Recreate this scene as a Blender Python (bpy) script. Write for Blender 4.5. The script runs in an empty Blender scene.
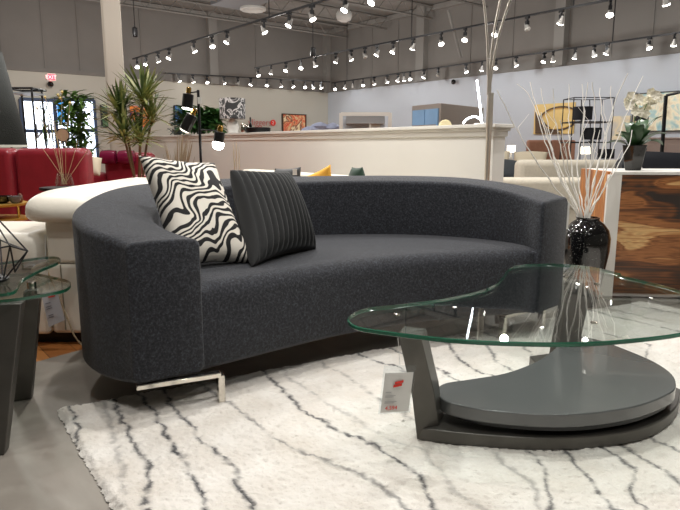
import bpy, bmesh, math, random
import numpy as np
from mathutils import Vector, Matrix
random.seed(7)
PI = math.pi
C = bpy.context.scene.collection
# ---------------------------------------------------------------- camera model
CAM = Vector((0, 0, 1.0)); FPX = 600.0; PITCH = math.atan(108 / 600)
_c, _s = math.cos(PITCH), math.sin(PITCH)
def ray(x, y):
    u = (x - 340) / FPX; v = (255 - y) / FPX
    return Vector((u, _c + v * _s, -_s + v * _c))
def PD(x, y, d):
    r = ray(x, y); return CAM + r * (d / r.y)
def PZ(x, y, z):
    r = ray(x, y); return CAM + r * ((z - 1.0) / r.z)
# store axes: the two far walls meet at CORNER
CORNER = Vector((-.43, 22, 0)); UR = Vector((.63, -.7766, 0)).normalized(); UL = Vector((-UR.y * -1, 0, 0))
UL = Vector((UR.y, -UR.x, 0))          # runs to the left and towards the viewer
def wall_hit(x, y, wall, off=0.0):
    n = UL if wall == 'R' else UR       # inward normal
    r = ray(x, y); p0 = CORNER + n * off
    return CAM + r * ((p0 - CAM).dot(n) / r.dot(n))
# ---------------------------------------------------------------- materials
def srgb(r, g, b):
    f = lambda c: (c / 255 / 12.92) if c / 255 <= .04045 else ((c / 255 + .055) / 1.055) ** 2.4
    return (f(r), f(g), f(b), 1)
MATS = {}
def mat(name, col, rough=.6, metal=0, var=0, vscale=20, bump=0, bscale=80, spec=.5, emit=None, estr=0, sheen=0, coat=0, alpha=None):
    if name in MATS: return MATS[name]
    m = bpy.data.materials.new(name); m.use_nodes = True
    nt = m.node_tree; b = nt.nodes['Principled BSDF']
    c = srgb(*col)
    b.inputs['Base Color'].default_value = c; b.inputs['Roughness'].default_value = rough
    b.inputs['Metallic'].default_value = metal; b.inputs['Specular IOR Level'].default_value = spec
    b.inputs['Sheen Weight'].default_value = sheen; b.inputs['Coat Weight'].default_value = coat
    tc = nt.nodes.new('ShaderNodeTexCoord')
    if var:
        n = nt.nodes.new('ShaderNodeTexNoise'); n.inputs['Scale'].default_value = vscale; n.inputs['Detail'].default_value = 4
        nt.links.new(tc.outputs['Object'], n.inputs['Vector'])
        r = nt.nodes.new('ShaderNodeValToRGB')
        r.color_ramp.elements[0].position = .3; r.color_ramp.elements[1].position = .7
        r.color_ramp.elements[0].color = tuple(x * (1 - var) for x in c[:3]) + (1,)
        r.color_ramp.elements[1].color = tuple(min(1, x * (1 + var)) for x in c[:3]) + (1,)
        nt.links.new(n.outputs['Fac'], r.inputs['Fac']); nt.links.new(r.outputs['Color'], b.inputs['Base Color'])
    if bump:
        n = nt.nodes.new('ShaderNodeTexNoise'); n.inputs['Scale'].default_value = bscale; n.inputs['Detail'].default_value = 3
        nt.links.new(tc.outputs['Object'], n.inputs['Vector'])
        bp = nt.nodes.new('ShaderNodeBump'); bp.inputs['Strength'].default_value = bump; bp.inputs['Distance'].default_value = .01
        nt.links.new(n.outputs['Fac'], bp.inputs['Height']); nt.links.new(bp.outputs['Normal'], b.inputs['Normal'])
    if emit:
        b.inputs['Emission Color'].default_value = srgb(*emit); b.inputs['Emission Strength'].default_value = estr
        m.cycles.emission_sampling = 'NONE'
    MATS[name] = m
    return m
def glass(name, tint, ior=1.5, rough=0.0):
    m = bpy.data.materials.new(name); m.use_nodes = True; nt = m.node_tree; nt.nodes.clear()
    o = nt.nodes.new('ShaderNodeOutputMaterial'); mx = nt.nodes.new('ShaderNodeMixShader')
    t = nt.nodes.new('ShaderNodeBsdfTransparent'); t.inputs[0].default_value = tint
    g = nt.nodes.new('ShaderNodeBsdfAnisotropic'); g.inputs['Roughness'].default_value = rough
    lw = nt.nodes.new('ShaderNodeLayerWeight'); lw.inputs['Blend'].default_value = .5
    pw = nt.nodes.new('ShaderNodeMath'); pw.operation = 'POWER'; pw.inputs[1].default_value = 4.2; nt.links.new(lw.outputs['Facing'], pw.inputs[0])
    f0 = ((ior - 1) / (ior + 1)) ** 2
    f = nt.nodes.new('ShaderNodeMath'); f.operation = 'MULTIPLY_ADD'; f.inputs[1].default_value = .85; f.inputs[2].default_value = f0; nt.links.new(pw.outputs[0], f.inputs[0])
    nt.links.new(f.outputs[0], mx.inputs[0]); nt.links.new(t.outputs[0], mx.inputs[1]); nt.links.new(g.outputs[0], mx.inputs[2])
    nt.links.new(mx.outputs[0], o.inputs[0]); MATS[name] = m
    return m
def ramp_mat(name, build, rough=.5, **kw):
    """material whose colour comes from a small node graph"""
    m = mat(name, (128, 128, 128), rough, **kw)
    nt = m.node_tree; tc = nt.nodes.new('ShaderNodeTexCoord')
    col = build(nt, tc); nt.links.new(col, nt.nodes['Principled BSDF'].inputs['Base Color'])
    return m
def ramp(nt, fac, stops, interp='LINEAR'):
    r = nt.nodes.new('ShaderNodeValToRGB'); r.color_ramp.interpolation = interp
    e = r.color_ramp.elements
    while len(e) < len(stops): e.new(.5)
    for k, (p, c) in enumerate(stops):
        e[k].position = p; e[k].color = srgb(*c)
    nt.links.new(fac, r.inputs['Fac']); return r.outputs['Color']
def mapping(nt, out, scale=(1, 1, 1), rot=(0, 0, 0), loc=(0, 0, 0)):
    mp = nt.nodes.new('ShaderNodeMapping'); mp.inputs['Scale'].default_value = scale
    mp.inputs['Rotation'].default_value = rot; mp.inputs['Location'].default_value = loc
    nt.links.new(out, mp.inputs['Vector']); return mp.outputs['Vector']
def noise(nt, vec, scale, detail=3, dist=0, rough=.5):
    n = nt.nodes.new('ShaderNodeTexNoise'); n.inputs['Scale'].default_value = scale; n.inputs['Detail'].default_value = detail
    n.inputs['Distortion'].default_value = dist; n.inputs['Roughness'].default_value = rough
    nt.links.new(vec, n.inputs['Vector']); return n
# ---------------------------------------------------------------- mesh builder
class MB:
    def __init__(s): s.bm = bmesh.new(); s.uv = None
    def box(s, c, size, rz=0, rot=None):
        M = Matrix.Translation(Vector(c)) @ (rot.to_4x4() if rot else Matrix.Rotation(rz, 4, 'Z')) @ Matrix.Diagonal((size[0], size[1], size[2], 1))
        bmesh.ops.create_cube(s.bm, size=1, matrix=M); return s
    def faces(s, vs, fs):
        v = [s.bm.verts.new(p) for p in vs]
        for f in fs:
            try: s.bm.faces.new([v[i] for i in f])
            except ValueError: pass
        return v
    def prism(s, pts, z0, z1):
        n = len(pts)
        z0s = z0 if isinstance(z0, (list, tuple)) else [z0] * n
        z1s = z1 if isinstance(z1, (list, tuple)) else [z1] * n
        vs = [(p[0], p[1], a) for p, a in zip(pts, z0s)] + [(p[0], p[1], a) for p, a in zip(pts, z1s)]
        s.faces(vs, [list(range(n))[::-1], list(range(n, 2 * n))] + [[i, (i + 1) % n, n + (i + 1) % n, n + i] for i in range(n)]); return s
    def hull(s, bot, top):
        n = len(bot)
        s.faces(list(bot) + list(top), [list(range(n))[::-1], list(range(n, 2 * n))] + [[i, (i + 1) % n, n + (i + 1) % n, n + i] for i in range(n)]); return s
    def tube(s, path, r, seg=8, cap=True):
        path = [Vector(p) for p in path]; n = len(path)
        rs = r if isinstance(r, (list, tuple)) else [r] * n
        rings = []; up = None
        for i, p in enumerate(path):
            t = (path[min(i + 1, n - 1)] - path[max(i - 1, 0)]).normalized()
            if up is None:
                up = Vector((0, 0, 1)) if abs(t.z) < .9 else Vector((1, 0, 0))
            a = t.cross(up).normalized(); b = a.cross(t).normalized(); up = b
            rings.append([s.bm.verts.new(p + (a * math.cos(2 * PI * k / seg) + b * math.sin(2 * PI * k / seg)) * rs[i]) for k in range(seg)])
        for i in range(n - 1):
            for k in range(seg):
                s.bm.faces.new([rings[i][k], rings[i][(k + 1) % seg], rings[i + 1][(k + 1) % seg], rings[i + 1][k]])
        if cap:
            s.bm.faces.new(rings[0][::-1]); s.bm.faces.new(rings[-1])
        return s
    def lathe(s, prof, c=(0, 0, 0), seg=24, M=None, cap=True):
        c = Vector(c); rings = []
        for r, z in prof:
            ring = []
            for k in range(seg):
                p = Vector((r * math.cos(2 * PI * k / seg), r * math.sin(2 * PI * k / seg), z))
                if M: p = M @ p
                ring.append(s.bm.verts.new(p + c))
            rings.append(ring)
        for i in range(len(rings) - 1):
            for k in range(seg):
                s.bm.faces.new([rings[i][k], rings[i][(k + 1) % seg], rings[i + 1][(k + 1) % seg], rings[i + 1][k]])
        if cap:
            s.bm.faces.new(rings[0][::-1]); s.bm.faces.new(rings[-1])
        return s
    def grid(s, P, closed_u=False):
        """P[i][j] points; i rows, j columns"""
        V = [[s.bm.verts.new(p) for p in row] for row in P]
        nr = len(V)
        for i in range(nr if closed_u else nr - 1):
            a, b = V[i], V[(i + 1) % nr]
            for j in range(len(a) - 1):
                s.bm.faces.new([a[j], a[j + 1], b[j + 1], b[j]])
        return V
ROOTM = {}
def finish(mb, name, m, parent=None, world=False, smooth=False, bevel=0, sub=0, solid=0, seg=2, origin=None, rz=0, loc=None):
    me = bpy.data.meshes.new(name); bm = mb.bm
    bmesh.ops.recalc_face_normals(bm, faces=bm.faces)
    o = bpy.data.objects.new(name, me)
    if parent is not None:
        if world: bm.transform(ROOTM[parent.name].inverted())
        o.parent = parent
        ROOTM[o.name] = ROOTM[parent.name] if world else ROOTM.get(parent.name, Matrix.Identity(4))
    elif loc is None:
        xs = [v.co for v in bm.verts]
        lo = Vector((min(v.x for v in xs), min(v.y for v in xs), min(v.z for v in xs))); hi = Vector((max(v.x for v in xs), max(v.y for v in xs), max(v.z for v in xs)))
        org = Vector(((lo.x + hi.x) / 2, (lo.y + hi.y) / 2, lo.z)) if origin is None else Vector(origin)
        bm.transform(Matrix.Translation(-org)); o.location = org; ROOTM[o.name] = Matrix.Translation(org)
    else:
        o.location = loc; o.rotation_euler.z = rz
        ROOTM[o.name] = Matrix.Translation(Vector(loc)) @ Matrix.Rotation(rz, 4, 'Z')
    bm.to_mesh(me); bm.free()
    for mm in (m if isinstance(m, (list, tuple)) else [m]): me.materials.append(mm)
    if smooth:
        for p in me.polygons: p.use_smooth = True
    C.objects.link(o)
    if bevel:
        b = o.modifiers.new('b', 'BEVEL'); b.width = bevel; b.segments = seg; b.limit_method = 'ANGLE'; b.angle_limit = .6
        for p in me.polygons: p.use_smooth = True
        me.set_sharp_from_angle(angle=.7) if not smooth else None
    if sub:
        b = o.modifiers.new('s', 'SUBSURF'); b.levels = sub; b.render_levels = sub
    if smooth and not sub and smooth != 'all': me.set_sharp_from_angle(angle=.9)
    return o
def tag(o, label, cat=None, group=None, kind=None):
    if label: o['label'] = label
    if cat: o['category'] = cat
    if group: o['group'] = group
    if kind: o['kind'] = kind
    return o
def thing(name, label, cat, loc=(0, 0, 0), rz=0, group=None):
    o = bpy.data.objects.new(name, None); C.objects.link(o); o.empty_display_size = .1
    o.location = loc; o.rotation_euler = (0, 0, rz)
    ROOTM[o.name] = Matrix.Translation(Vector(loc)) @ Matrix.Rotation(rz, 4, 'Z')
    return tag(o, label, cat, group)
def children(o): return [c for c in C.objects if c.parent == o]
def copy_tree(o, parent=None):
    ch = children(o); c = o.copy(); C.objects.link(c)
    if parent is not None: c.parent = parent
    for k in ch: copy_tree(k, c)
    return c
def struct(mb, name, m, **kw):
    o = finish(mb, name, m, **kw); o['kind'] = 'structure'; return o
def text_mesh(name, body, size, m, parent=None, M=None, ext=.001, align='CENTER'):
    cu = bpy.data.curves.new(name, 'FONT'); cu.body = body; cu.size = size; cu.extrude = ext; cu.align_x = align; cu.align_y = 'CENTER'
    t = bpy.data.objects.new(name + '_tmp', cu); C.objects.link(t)
    dg = bpy.context.evaluated_depsgraph_get(); me = bpy.data.meshes.new_from_object(t.evaluated_get(dg))
    bpy.data.objects.remove(t); bpy.data.curves.remove(cu)
    me.materials.clear(); me.materials.append(m)
    if M is not None: me.transform(M)
    me.name = name
    o = bpy.data.objects.new(name, me); C.objects.link(o)
    if parent is not None:
        me.transform(ROOTM[parent.name].inverted()); o.parent = parent
    return o
def catmull(pts, n):
    pts = [Vector(p) for p in pts]; P = [2 * pts[0] - pts[1]] + pts + [2 * pts[-1] - pts[-2]]
    dense = []
    for i in range(len(pts) - 1):
        for k in range(12):
            t = k / 12; a, b, c, d = P[i:i + 4]
            dense.append(.5 * ((2 * b) + (c - a) * t + (2 * a - 5 * b + 4 * c - d) * t * t + (3 * b - a - 3 * c + d) * t ** 3))
    dense.append(pts[-1])
    L = [0]
    for i in range(1, len(dense)): L.append(L[-1] + (dense[i] - dense[i - 1]).length)
    out = []; j = 0
    for k in range(n):
        s = L[-1] * k / (n - 1)
        while j < len(L) - 2 and L[j + 1] < s: j += 1
        f = (s - L[j]) / max(1e-9, L[j + 1] - L[j]); out.append(dense[j].lerp(dense[j + 1], min(1, f)))
    return out
def closed_curve(pts, n=8):
    P = [Vector(p) for p in pts]; m = len(P); out = []
    for i in range(m):
        a, b, c, d = P[i - 1], P[i], P[(i + 1) % m], P[(i + 2) % m]
        for k in range(n):
            t = k / n
            out.append(.5 * ((2 * b) + (c - a) * t + (2 * a - 5 * b + 4 * c - d) * t * t + (3 * b - a - 3 * c + d) * t ** 3))
    return out
def frame_z(p, ux, n):
    """matrix: local x->ux, local y->up, local z->n at p"""
    M = Matrix.Identity(4); ux = Vector(ux).normalized(); n = Vector(n).normalized(); up = n.cross(ux)
    for i in range(3): M[i][0] = ux[i]; M[i][1] = up[i]; M[i][2] = n[i]; M[i][3] = p[i]
    return M
ORD = ['first', 'second', 'third', 'fourth', 'fifth', 'sixth', 'seventh', 'eighth', 'ninth', 'tenth', 'eleventh', 'twelfth', 'thirteenth',
       'fourteenth', 'fifteenth', 'sixteenth', 'seventeenth', 'eighteenth', 'nineteenth', 'twentieth', 'twenty-first', 'twenty-second', 'twenty-third', 'twenty-fourth', 'twenty-fifth', 'twenty-sixth', 'twenty-seventh', 'twenty-eighth', 'twenty-ninth', 'thirtieth']
# ---------------------------------------------------------------- common materials
chrome = mat('chrome', (215, 210, 200), .12, 1)
nickel = mat('brushed_nickel', (196, 188, 176), .35, .55)
black_metal = mat('black_metal', (22, 22, 24), .4, .3)
gunmetal = mat('gunmetal', (86, 83, 78), .36, .35, var=.15, vscale=8)
gold = mat('gold_metal', (200, 160, 80), .25, 1)
white_paint = mat('white_paint', (225, 222, 215), .5)
leaf = mat('leaf_green', (92, 128, 58), .5, var=.4, vscale=12)
leaf_dark = mat('leaf_dark_green', (62, 104, 52), .4, var=.4, vscale=20)
black_gloss = mat('black_gloss', (12, 12, 12), .08, coat=.5)
dark_fabric = mat('dark_fabric', (38, 38, 42), .9, var=.2, vscale=60)
cream_fabric = mat('cream_fabric', (200, 192, 176), .9, var=.06, vscale=40, bump=.2, bscale=300)
white_leather = mat('white_leather', (234, 228, 214), .38, var=.03, vscale=6, bump=.08, bscale=60)
red_leather = mat('red_leather', (142, 38, 50), .33, var=.1, vscale=8, bump=.1, bscale=60)
clear_glass = glass('clear_glass', (.93, .97, .95, 1), 1.5)
paper = mat('paper_card', (212, 212, 208), .6)
red_ink = mat('red_ink', (215, 50, 38), .6)
grey_ink = mat('grey_ink', (150, 150, 152), .6)
# ================================================================ ROOM SHELL
LEN_R, LEN_L, CEIL, BAND = 24.0, 26.0, 5.0, 2.9
def floor_col(nt, tc):
    g = nt.nodes.new('ShaderNodeNewGeometry'); pos = g.outputs['Position']
    n1 = noise(nt, pos, 2.2, 6, .6, .6); conc = ramp(nt, n1.outputs['Fac'], [(.3, (128, 121, 113)), (.5, (146, 139, 130)), (.72, (162, 155, 146))])
    mp = mapping(nt, pos, (1, 1, 1), (0, 0, math.radians(51)))
    br = nt.nodes.new('ShaderNodeTexBrick'); br.inputs['Scale'].default_value = 1; br.inputs['Brick Width'].default_value = 1.2; br.inputs['Row Height'].default_value = .13
    br.inputs['Mortar Size'].default_value = .002; br.inputs['Color1'].default_value = srgb(190, 128, 72); br.inputs['Color2'].default_value = srgb(160, 100, 52); br.inputs['Mortar'].default_value = srgb(90, 56, 30)
    nt.links.new(mp, br.inputs['Vector'])
    d = nt.nodes.new('ShaderNodeVectorMath'); d.operation = 'DOT_PRODUCT'; d.inputs[1].default_value = (-.777, .63, 0); nt.links.new(pos, d.inputs[0])
    gt = nt.nodes.new('ShaderNodeMath'); gt.operation = 'GREATER_THAN'; gt.inputs[1].default_value = 1.44 * .777 + 2.7 * .63; nt.links.new(d.outputs['Value'], gt.inputs[0])
    mx = nt.nodes.new('ShaderNodeMix'); mx.data_type = 'RGBA'; nt.links.new(gt.outputs[0], mx.inputs['Factor'])
    nt.links.new(conc, mx.inputs[6]); nt.links.new(br.outputs['Color'], mx.inputs[7]); return mx.outputs[2]
floor_m = ramp_mat('floor_surface', floor_col, .42)
wallL_m = mat('painted_wall_beige', (186, 184, 174), .85, var=.02, vscale=.7)
wallR_m = mat('painted_wall_blue', (182, 187, 194), .85, var=.02, vscale=.7)
upper_m = mat('grey_concrete_panel', (122, 119, 115), .9, var=.06, vscale=1.2)
upper_trim = mat('grey_steel_trim', (134, 132, 128), .7)
ceil_m = mat('ceiling_deck', (128, 126, 122), .9, var=.08, vscale=3)
joist_m = mat('joist_paint', (118, 116, 112), .8)
part_m = mat('partition_paint', (222, 219, 212), .7, var=.015, vscale=2)

def wall_strip(mb, a, b, z0, z1, t, n):
    a = Vector(a); b = Vector(b); n = Vector(n) * t
    q = [a, b, b - n, a - n]
    mb.prism([(p.x, p.y) for p in q], z0, z1)
cr, cl, ur, ul = CORNER, CORNER, CORNER + UR * LEN_R, CORNER + UL * LEN_L
far = CORNER + UR * LEN_R + UL * LEN_L
mb = MB(); mb.prism([(p.x, p.y) for p in (CORNER, ur, far, ul)], -.1, 0); struct(mb, 'floor', floor_m)
mb = MB(); wall_strip(mb, CORNER, ur, 0, BAND, .15, UL); struct(mb, 'wall_right', wallR_m)
mb = MB(); wall_strip(mb, CORNER, ur, BAND, CEIL, .15, UL); struct(mb, 'wall_right_upper', upper_m)
mb = MB(); wall_strip(mb, CORNER, ul, 0, BAND, .15, UR); struct(mb, 'wall_left', wallL_m)
mb = MB(); wall_strip(mb, CORNER, ul, BAND, CEIL, .15, UR); struct(mb, 'wall_left_upper', upper_m)
mb = MB(); wall_strip(mb, ur, far, 0, CEIL, .15, -UR); struct(mb, 'wall_near', wallL_m)
mb = MB(); wall_strip(mb, ul, far, 0, CEIL, .15, -UL); struct(mb, 'wall_behind', wallL_m)
mb = MB(); mb.prism([(p.x, p.y) for p in (CORNER, ur, far, ul)], CEIL, CEIL + .1); struct(mb, 'ceiling', ceil_m)
# overhanging lip and panel joints of the upper wall
n_trim = [0]
def trim(mb, m=upper_trim, **kw):
    n_trim[0] += 1; return struct(mb, 'trim_%d' % n_trim[0], m, **kw)
mb = MB(); wall_strip(mb, CORNER + UR * .0, ul, BAND, BAND + .1, .06, -UR); trim(mb, upper_m)
mb = MB(); wall_strip(mb, CORNER + UL * .0, ur, BAND, BAND + .07, .05, -UL); trim(mb, upper_m)
def wall_post(x, wall, w, d, z0=BAND, z1=CEIL, m=upper_trim):
    p = wall_hit(x, 60, wall); u = UR if wall == 'R' else UL; n = UL if wall == 'R' else UR
    mb = MB(); q = [p - u * w / 2, p + u * w / 2, p + u * w / 2 + n * d, p - u * w / 2 + n * d]
    mb.prism([(a.x, a.y) for a in q], z0, z1); trim(mb, m)
wall_post(211, 'L', .28, .2); wall_post(424, 'R', .3, .2); wall_post(562, 'R', .26, .2); wall_post(325, 'L', .2, .2)
for x in (3, 45, 80, 142, 256): wall_post(x, 'L', .04, .02, m=upper_m)
for x in (372, 398, 470, 512, 610, 650): wall_post(x, 'R', .035, .02, m=upper_m)
mb = MB(); wall_strip(mb, CORNER + UL * .01, ur, CEIL - .16, CEIL - .02, .1, -UL); trim(mb)
mb = MB(); wall_strip(mb, CORNER + UR * .01, ul, CEIL - .16, CEIL - .02, .1, -UR); trim(mb)
# open web joists under the roof deck, running out from the right wall
for k in range(7):
    t = 1.2 + k * 1.9
    a = CORNER + UR * t + UL * .1; b = a + UL * 15
    mb = MB()
    mb.tube([a + Vector((0, 0, 4.93)), b + Vector((0, 0, 4.93))], .035, 4)
    mb.tube([a + Vector((0, 0, 4.6)), b + Vector((0, 0, 4.6))], .03, 4)
    for j in range(25):
        p = a + UL * (j * .6); q = a + UL * (j * .6 + .3); r = a + UL * (j * .6 + .6)
        mb.tube([p + Vector((0, 0, 4.93)), q + Vector((0, 0, 4.6))], .012, 4); mb.tube([q + Vector((0, 0, 4.6)), r + Vector((0, 0, 4.93))], .012, 4)
    trim(mb, joist_m)
# half-height partition with a crown moulding
PA = Vector((1.255, 5.0, 0)); PDIR = -UR; PLEN = 8.3; PH = 1.186
PN = -UL                                        # towards the right
perp = Vector((PDIR.y, -PDIR.x, 0))              # back side
if perp.dot(Vector((1, 0, 0))) < 0: perp = -perp
def pquad(t0, t1, o0, o1): return [(p.x, p.y) for p in (PA + PDIR * t0 + perp * o0, PA + PDIR * t1 + perp * o0, PA + PDIR * t1 + perp * o1, PA + PDIR * t0 + perp * o1)]
mb = MB(); mb.prism(pquad(0, PLEN, 0, .16), 0, PH - .06); struct(mb, 'wall_middle', part_m)
mb = MB(); mb.prism(pquad(-.05, PLEN + .05, -.05, .21), PH - .03, PH); mb.prism(pquad(-.03, PLEN + .03, -.03, .19), PH - .055, PH - .03); mb.prism(pquad(-.015, PLEN, -.015, .175), PH - .1, PH - .055)
trim(mb, part_m, bevel=.004)
mb = MB(); mb.prism(pquad(-.012, PLEN, -.012, .172), 0, .1); struct(mb, 'baseboard_middle', part_m)
def on_part(x, o=.08):
    """point on the partition top under image column x"""
    r = ray(x, 128); p0 = PA + perp * o
    t = (p0 - CAM).dot(perp) / r.dot(perp); p = CAM + r * t; p.z = PH; return p
# steel column
col_m = mat('column_paint', (180, 172, 160), .7)
p = PD(114.5, 50, 9.6)
mb = MB(); mb.box((p.x, p.y, CEIL / 2), (.24, .24, CEIL), rz=.3)
mb.box((p.x - .135, p.y + .02, CEIL / 2), (.06, .28, CEIL), rz=.3)
c_ = struct(mb, 'trim_%d' % (n_trim[0] + 1), col_m); n_trim[0] += 1
# storefront windows in the left wall
day = mat('daylight_sky', (255, 255, 255), 1, emit=(225, 238, 255), estr=2.6)
win_fr = mat('window_frame_blue_grey', (40, 62, 96), .5)
day_blue = mat('daylight_car_blue', (40, 110, 170), 1, emit=(60, 140, 200), estr=.9)
def wall_rect(mb, wall, x0, y0, x1, y1, o0, o1, bottom=None):
    a = wall_hit(x0, (y0 + y1) / 2, wall); b = wall_hit(x1, (y0 + y1) / 2, wall); xm = (x0 + x1) / 2
    zt = wall_hit(xm, y0, wall).z; zb = wall_hit(xm, y1, wall).z if bottom is None else bottom
    n = UL if wall == 'R' else UR
    q = [a + n * o0, b + n * o0, b + n * o1, a + n * o1]
    mb.prism([(p.x, p.y) for p in q], zb, zt); return a, b, zb, zt
for k, (x0, x1) in enumerate(((22, 55), (56, 78), (79, 95))):
    mb = MB(); a, b, zb, zt = wall_rect(mb, 'L', x0, 100, x1, 150, .012, .02, .12)
    w = struct(mb, 'window_%d' % (k + 1), day)
    mb = MB(); u = (b - a).normalized(); Lw = (b - a).length
    for f in (0, 1):
        p = a + u * Lw * f + UR * .04; mb.box((p.x, p.y, (zb + zt) / 2), (.07, .07, zt - zb), rz=math.atan2(u.y, u.x))
    for z in (zb, zb + (zt - zb) * .62, zt):
        p = a + u * Lw * .5 + UR * .04; mb.box((p.x, p.y, z), (Lw, .07, .09), rz=math.atan2(u.y, u.x))
    finish(mb, 'window_frame', win_fr, w, world=True)
    if k == 0:
        Mx = frame_z(wall_hit(43, 132, 'L', .05), -u if u.x < 0 else u, UR)
        text_mesh('window_letter', 'N', .55, grey_ink, w, Mx @ Matrix.Scale(-1, 4, (1, 0, 0)))
    if k == 1:
        mb = MB(); wall_rect(mb, 'L', 57, 102, 64, 122, .022, .026); finish(mb, 'pane', day_blue, w, world=True)
# round speaker / diffusers on the ceiling
dm = mat('diffuser_white', (190, 190, 186), .6)
p = PZ(253, 10, 4.5); r_ = thing('ceiling_diffuser', 'round stepped air diffuser hanging below the ceiling beside the square duct', 'air vent', p)
mb = MB(); mb.lathe([(.12, .02), (.12, .05), (.2, .0), (.2, .05), (.3, -.02), (.34, .0), (.34, .05), (.16, .12), (.16, .5)], seg=32); finish(mb, 'vent_rings', dm, r_, smooth=True)
mb = MB(); p = PZ(232, 2, 4.55); mb.box((p.x + .3, p.y, 4.76), (1.7, 1.0, .42), rz=-.9); tag(finish(mb, 'air_duct', mat('duct_galvanised', (132, 134, 138), .5, .4), bevel=.02), 'boxy grey air duct up under the roof deck above the track lights', 'duct')
p = PZ(344, 20, 4.3); r_ = thing('ceiling_speaker', 'white hanging drum speaker near the far corner of the ceiling', 'speaker', p)
mb = MB(); mb.lathe([(.08, -.05), (.18, 0), (.21, .08), (.21, .16), (.14, .26), (.05, .34)], seg=24); finish(mb, 'speaker_body', dm, r_, smooth=True)
mb = MB(); mb.tube([(0, 0, .34), (0, 0, .7)], .02); finish(mb, 'hanger', black_metal, r_)
# exit sign, camera below it, dome camera on the other wall
p = wall_hit(51, 77, 'L', .06); r_ = thing('exit_sign', 'red glowing exit sign high on the beige wall above the storefront windows', 'exit sign', (p.x, p.y, p.z - .15))
mb = MB(); wall_rect(mb, 'L', 46.5, 73.5, 55.5, 81, 0.002, .05); finish(mb, 'sign_housing', white_paint, r_, world=True)
ex = mat('exit_red_glow', (200, 30, 40), .5, emit=(255, 60, 80), estr=1.6)
mb = MB(); wall_rect(mb, 'L', 47.5, 74.5, 54.5, 80, .05, .058); finish(mb, 'lit_face', ex, r_, world=True)
text_mesh('sign_letters', 'EXIT', .13, mat('exit_letters', (255, 190, 190), .5, emit=(255, 190, 190), estr=1.2), r_, frame_z(wall_hit(51, 77.2, 'L', .065), -UL, UR))
p = wall_hit(50.5, 84.5, 'L', .145); mb = MB(); mb.lathe([(.015, .08), (.06, .06), (.08, 0), (.06, -.05), (.015, -.07)], p, 16)
tag(finish(mb, 'security_camera', black_gloss, smooth=True), 'small black dome camera just below the exit sign', 'camera')
p = wall_hit(453.5, 82, 'R', .125); mb = MB(); mb.lathe([(.015, .07), (.055, .05), (.068, 0), (.05, -.05), (.015, -.065)], p, 16)
tag(finish(mb, 'security_camera', black_gloss, smooth=True), 'black dome camera on the blue-grey wall left of the steel floor lamp', 'camera')
# ================================================================ TRACK LIGHTING
ZT = 3.1
bulb_on = mat('bulb_lit', (255, 255, 255), .5, emit=(255, 250, 240), estr=9)
bulb_off = mat('bulb_unlit', (170, 168, 162), .3)
bulb_cup = mat('bulb_cup_white', (150, 148, 144), .4)
def make_head(kind):
    t = thing('track_spotlight', 'x', 'spotlight', (0, 0, 0), 0, 'track spotlights')
    mb = MB(); mb.box((0, 0, -.02), (.09, .035, .04)); mb.tube([(0, 0, -.02), (0, 0, -.1)], .018, 6); mb.box((0, 0, -.1), (.05, .05, .06)); finish(mb, 'bracket', black_metal, t)
    R = Matrix.Rotation(.5, 3, 'Y')
    mb = MB(); mb.lathe([(.018, .07), (.028, .03), (.045, -.03), (.052, -.05)], (.01, 0, -.16), 14, R); cup = finish(mb, 'bulb_cup', bulb_cup, t, smooth=True)
    mb = MB(); mb.lathe([(.051, -.045), (.047, -.062), (.02, -.07)], (.01, 0, -.16), 14, R); finish(mb, 'lens', bulb_on if kind else bulb_off, cup, smooth=True)
    return t
HEAD = {1: make_head(1), 0: make_head(0)}; used = set()
def track(name, p0, p1, heads, hangs, desc, off=()):
    a = PZ(*p0, ZT); b = PZ(*p1, ZT); u = (b - a).normalized()
    mb = MB(); L = (b - a).length; c = (a + b) / 2
    mb.box(c, (L, .035, .03), rz=math.atan2(u.y, u.x))
    r_ = tag(finish(mb, 'light_track', black_metal), 'thin black lighting track, ' + desc, 'light track')
    nrm = Vector((-u.y, u.x, 0))
    for x in hangs:
        r = ray(x, 60); t = (a - CAM).dot(nrm) / r.dot(nrm); p = CAM + r * t
        mb = MB(); mb.tube([(p.x, p.y, ZT), (p.x, p.y, CEIL)], .01, 6); finish(mb, 'suspension_rod', black_metal, r_, world=True)
    for k, (x, y) in enumerate(heads):
        r = ray(x, y); t = (a - CAM).dot(nrm) / r.dot(nrm); p = CAM + r * t
        kd = 0 if k in off else 1
        o = HEAD[kd] if kd not in used else copy_tree(HEAD[kd]); used.add(kd)
        o.location = (p.x, p.y, ZT - .01); o.rotation_euler = (0, 0, random.uniform(0, 2 * PI))
        o['label'] = ('unlit' if kd == 0 else 'lit') + ' track spotlight, ' + ORD[k] + ' from the left on the ' + name + ' track'
track('highest left', (133, 59), (392, -20), [(137, 63), (146, 62), (158, 59), (169, 55), (194, 48), (212, 44), (227, 39), (264, 28), (289, 23), (312, 17), (345, 8), (372, 3)], (270,), 'rising steeply from the tall spiky plant to the top edge')
track('middle diagonal', (255, 68), (614, -1), [(258, 74), (271, 72), (286, 70), (301, 67), (315, 64), (336, 58), (351, 59), (365, 56), (377, 54), (393, 51), (413, 47), (441, 43), (465, 38), (495, 33), (527, 27), (561, 20), (610, 12)], (411, 570), 'crossing the middle of the far walls up to the right', off=(7, 14))
track('low far left', (165, 73), (330, 82), [(179, 80), (193, 81), (207, 81), (224, 82), (238, 84), (251, 86), (267, 87), (281, 87), (293, 88), (305, 89), (313, 88), (321, 88)], (), 'running low along the beige far wall towards the corner', off=(4,))
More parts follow.
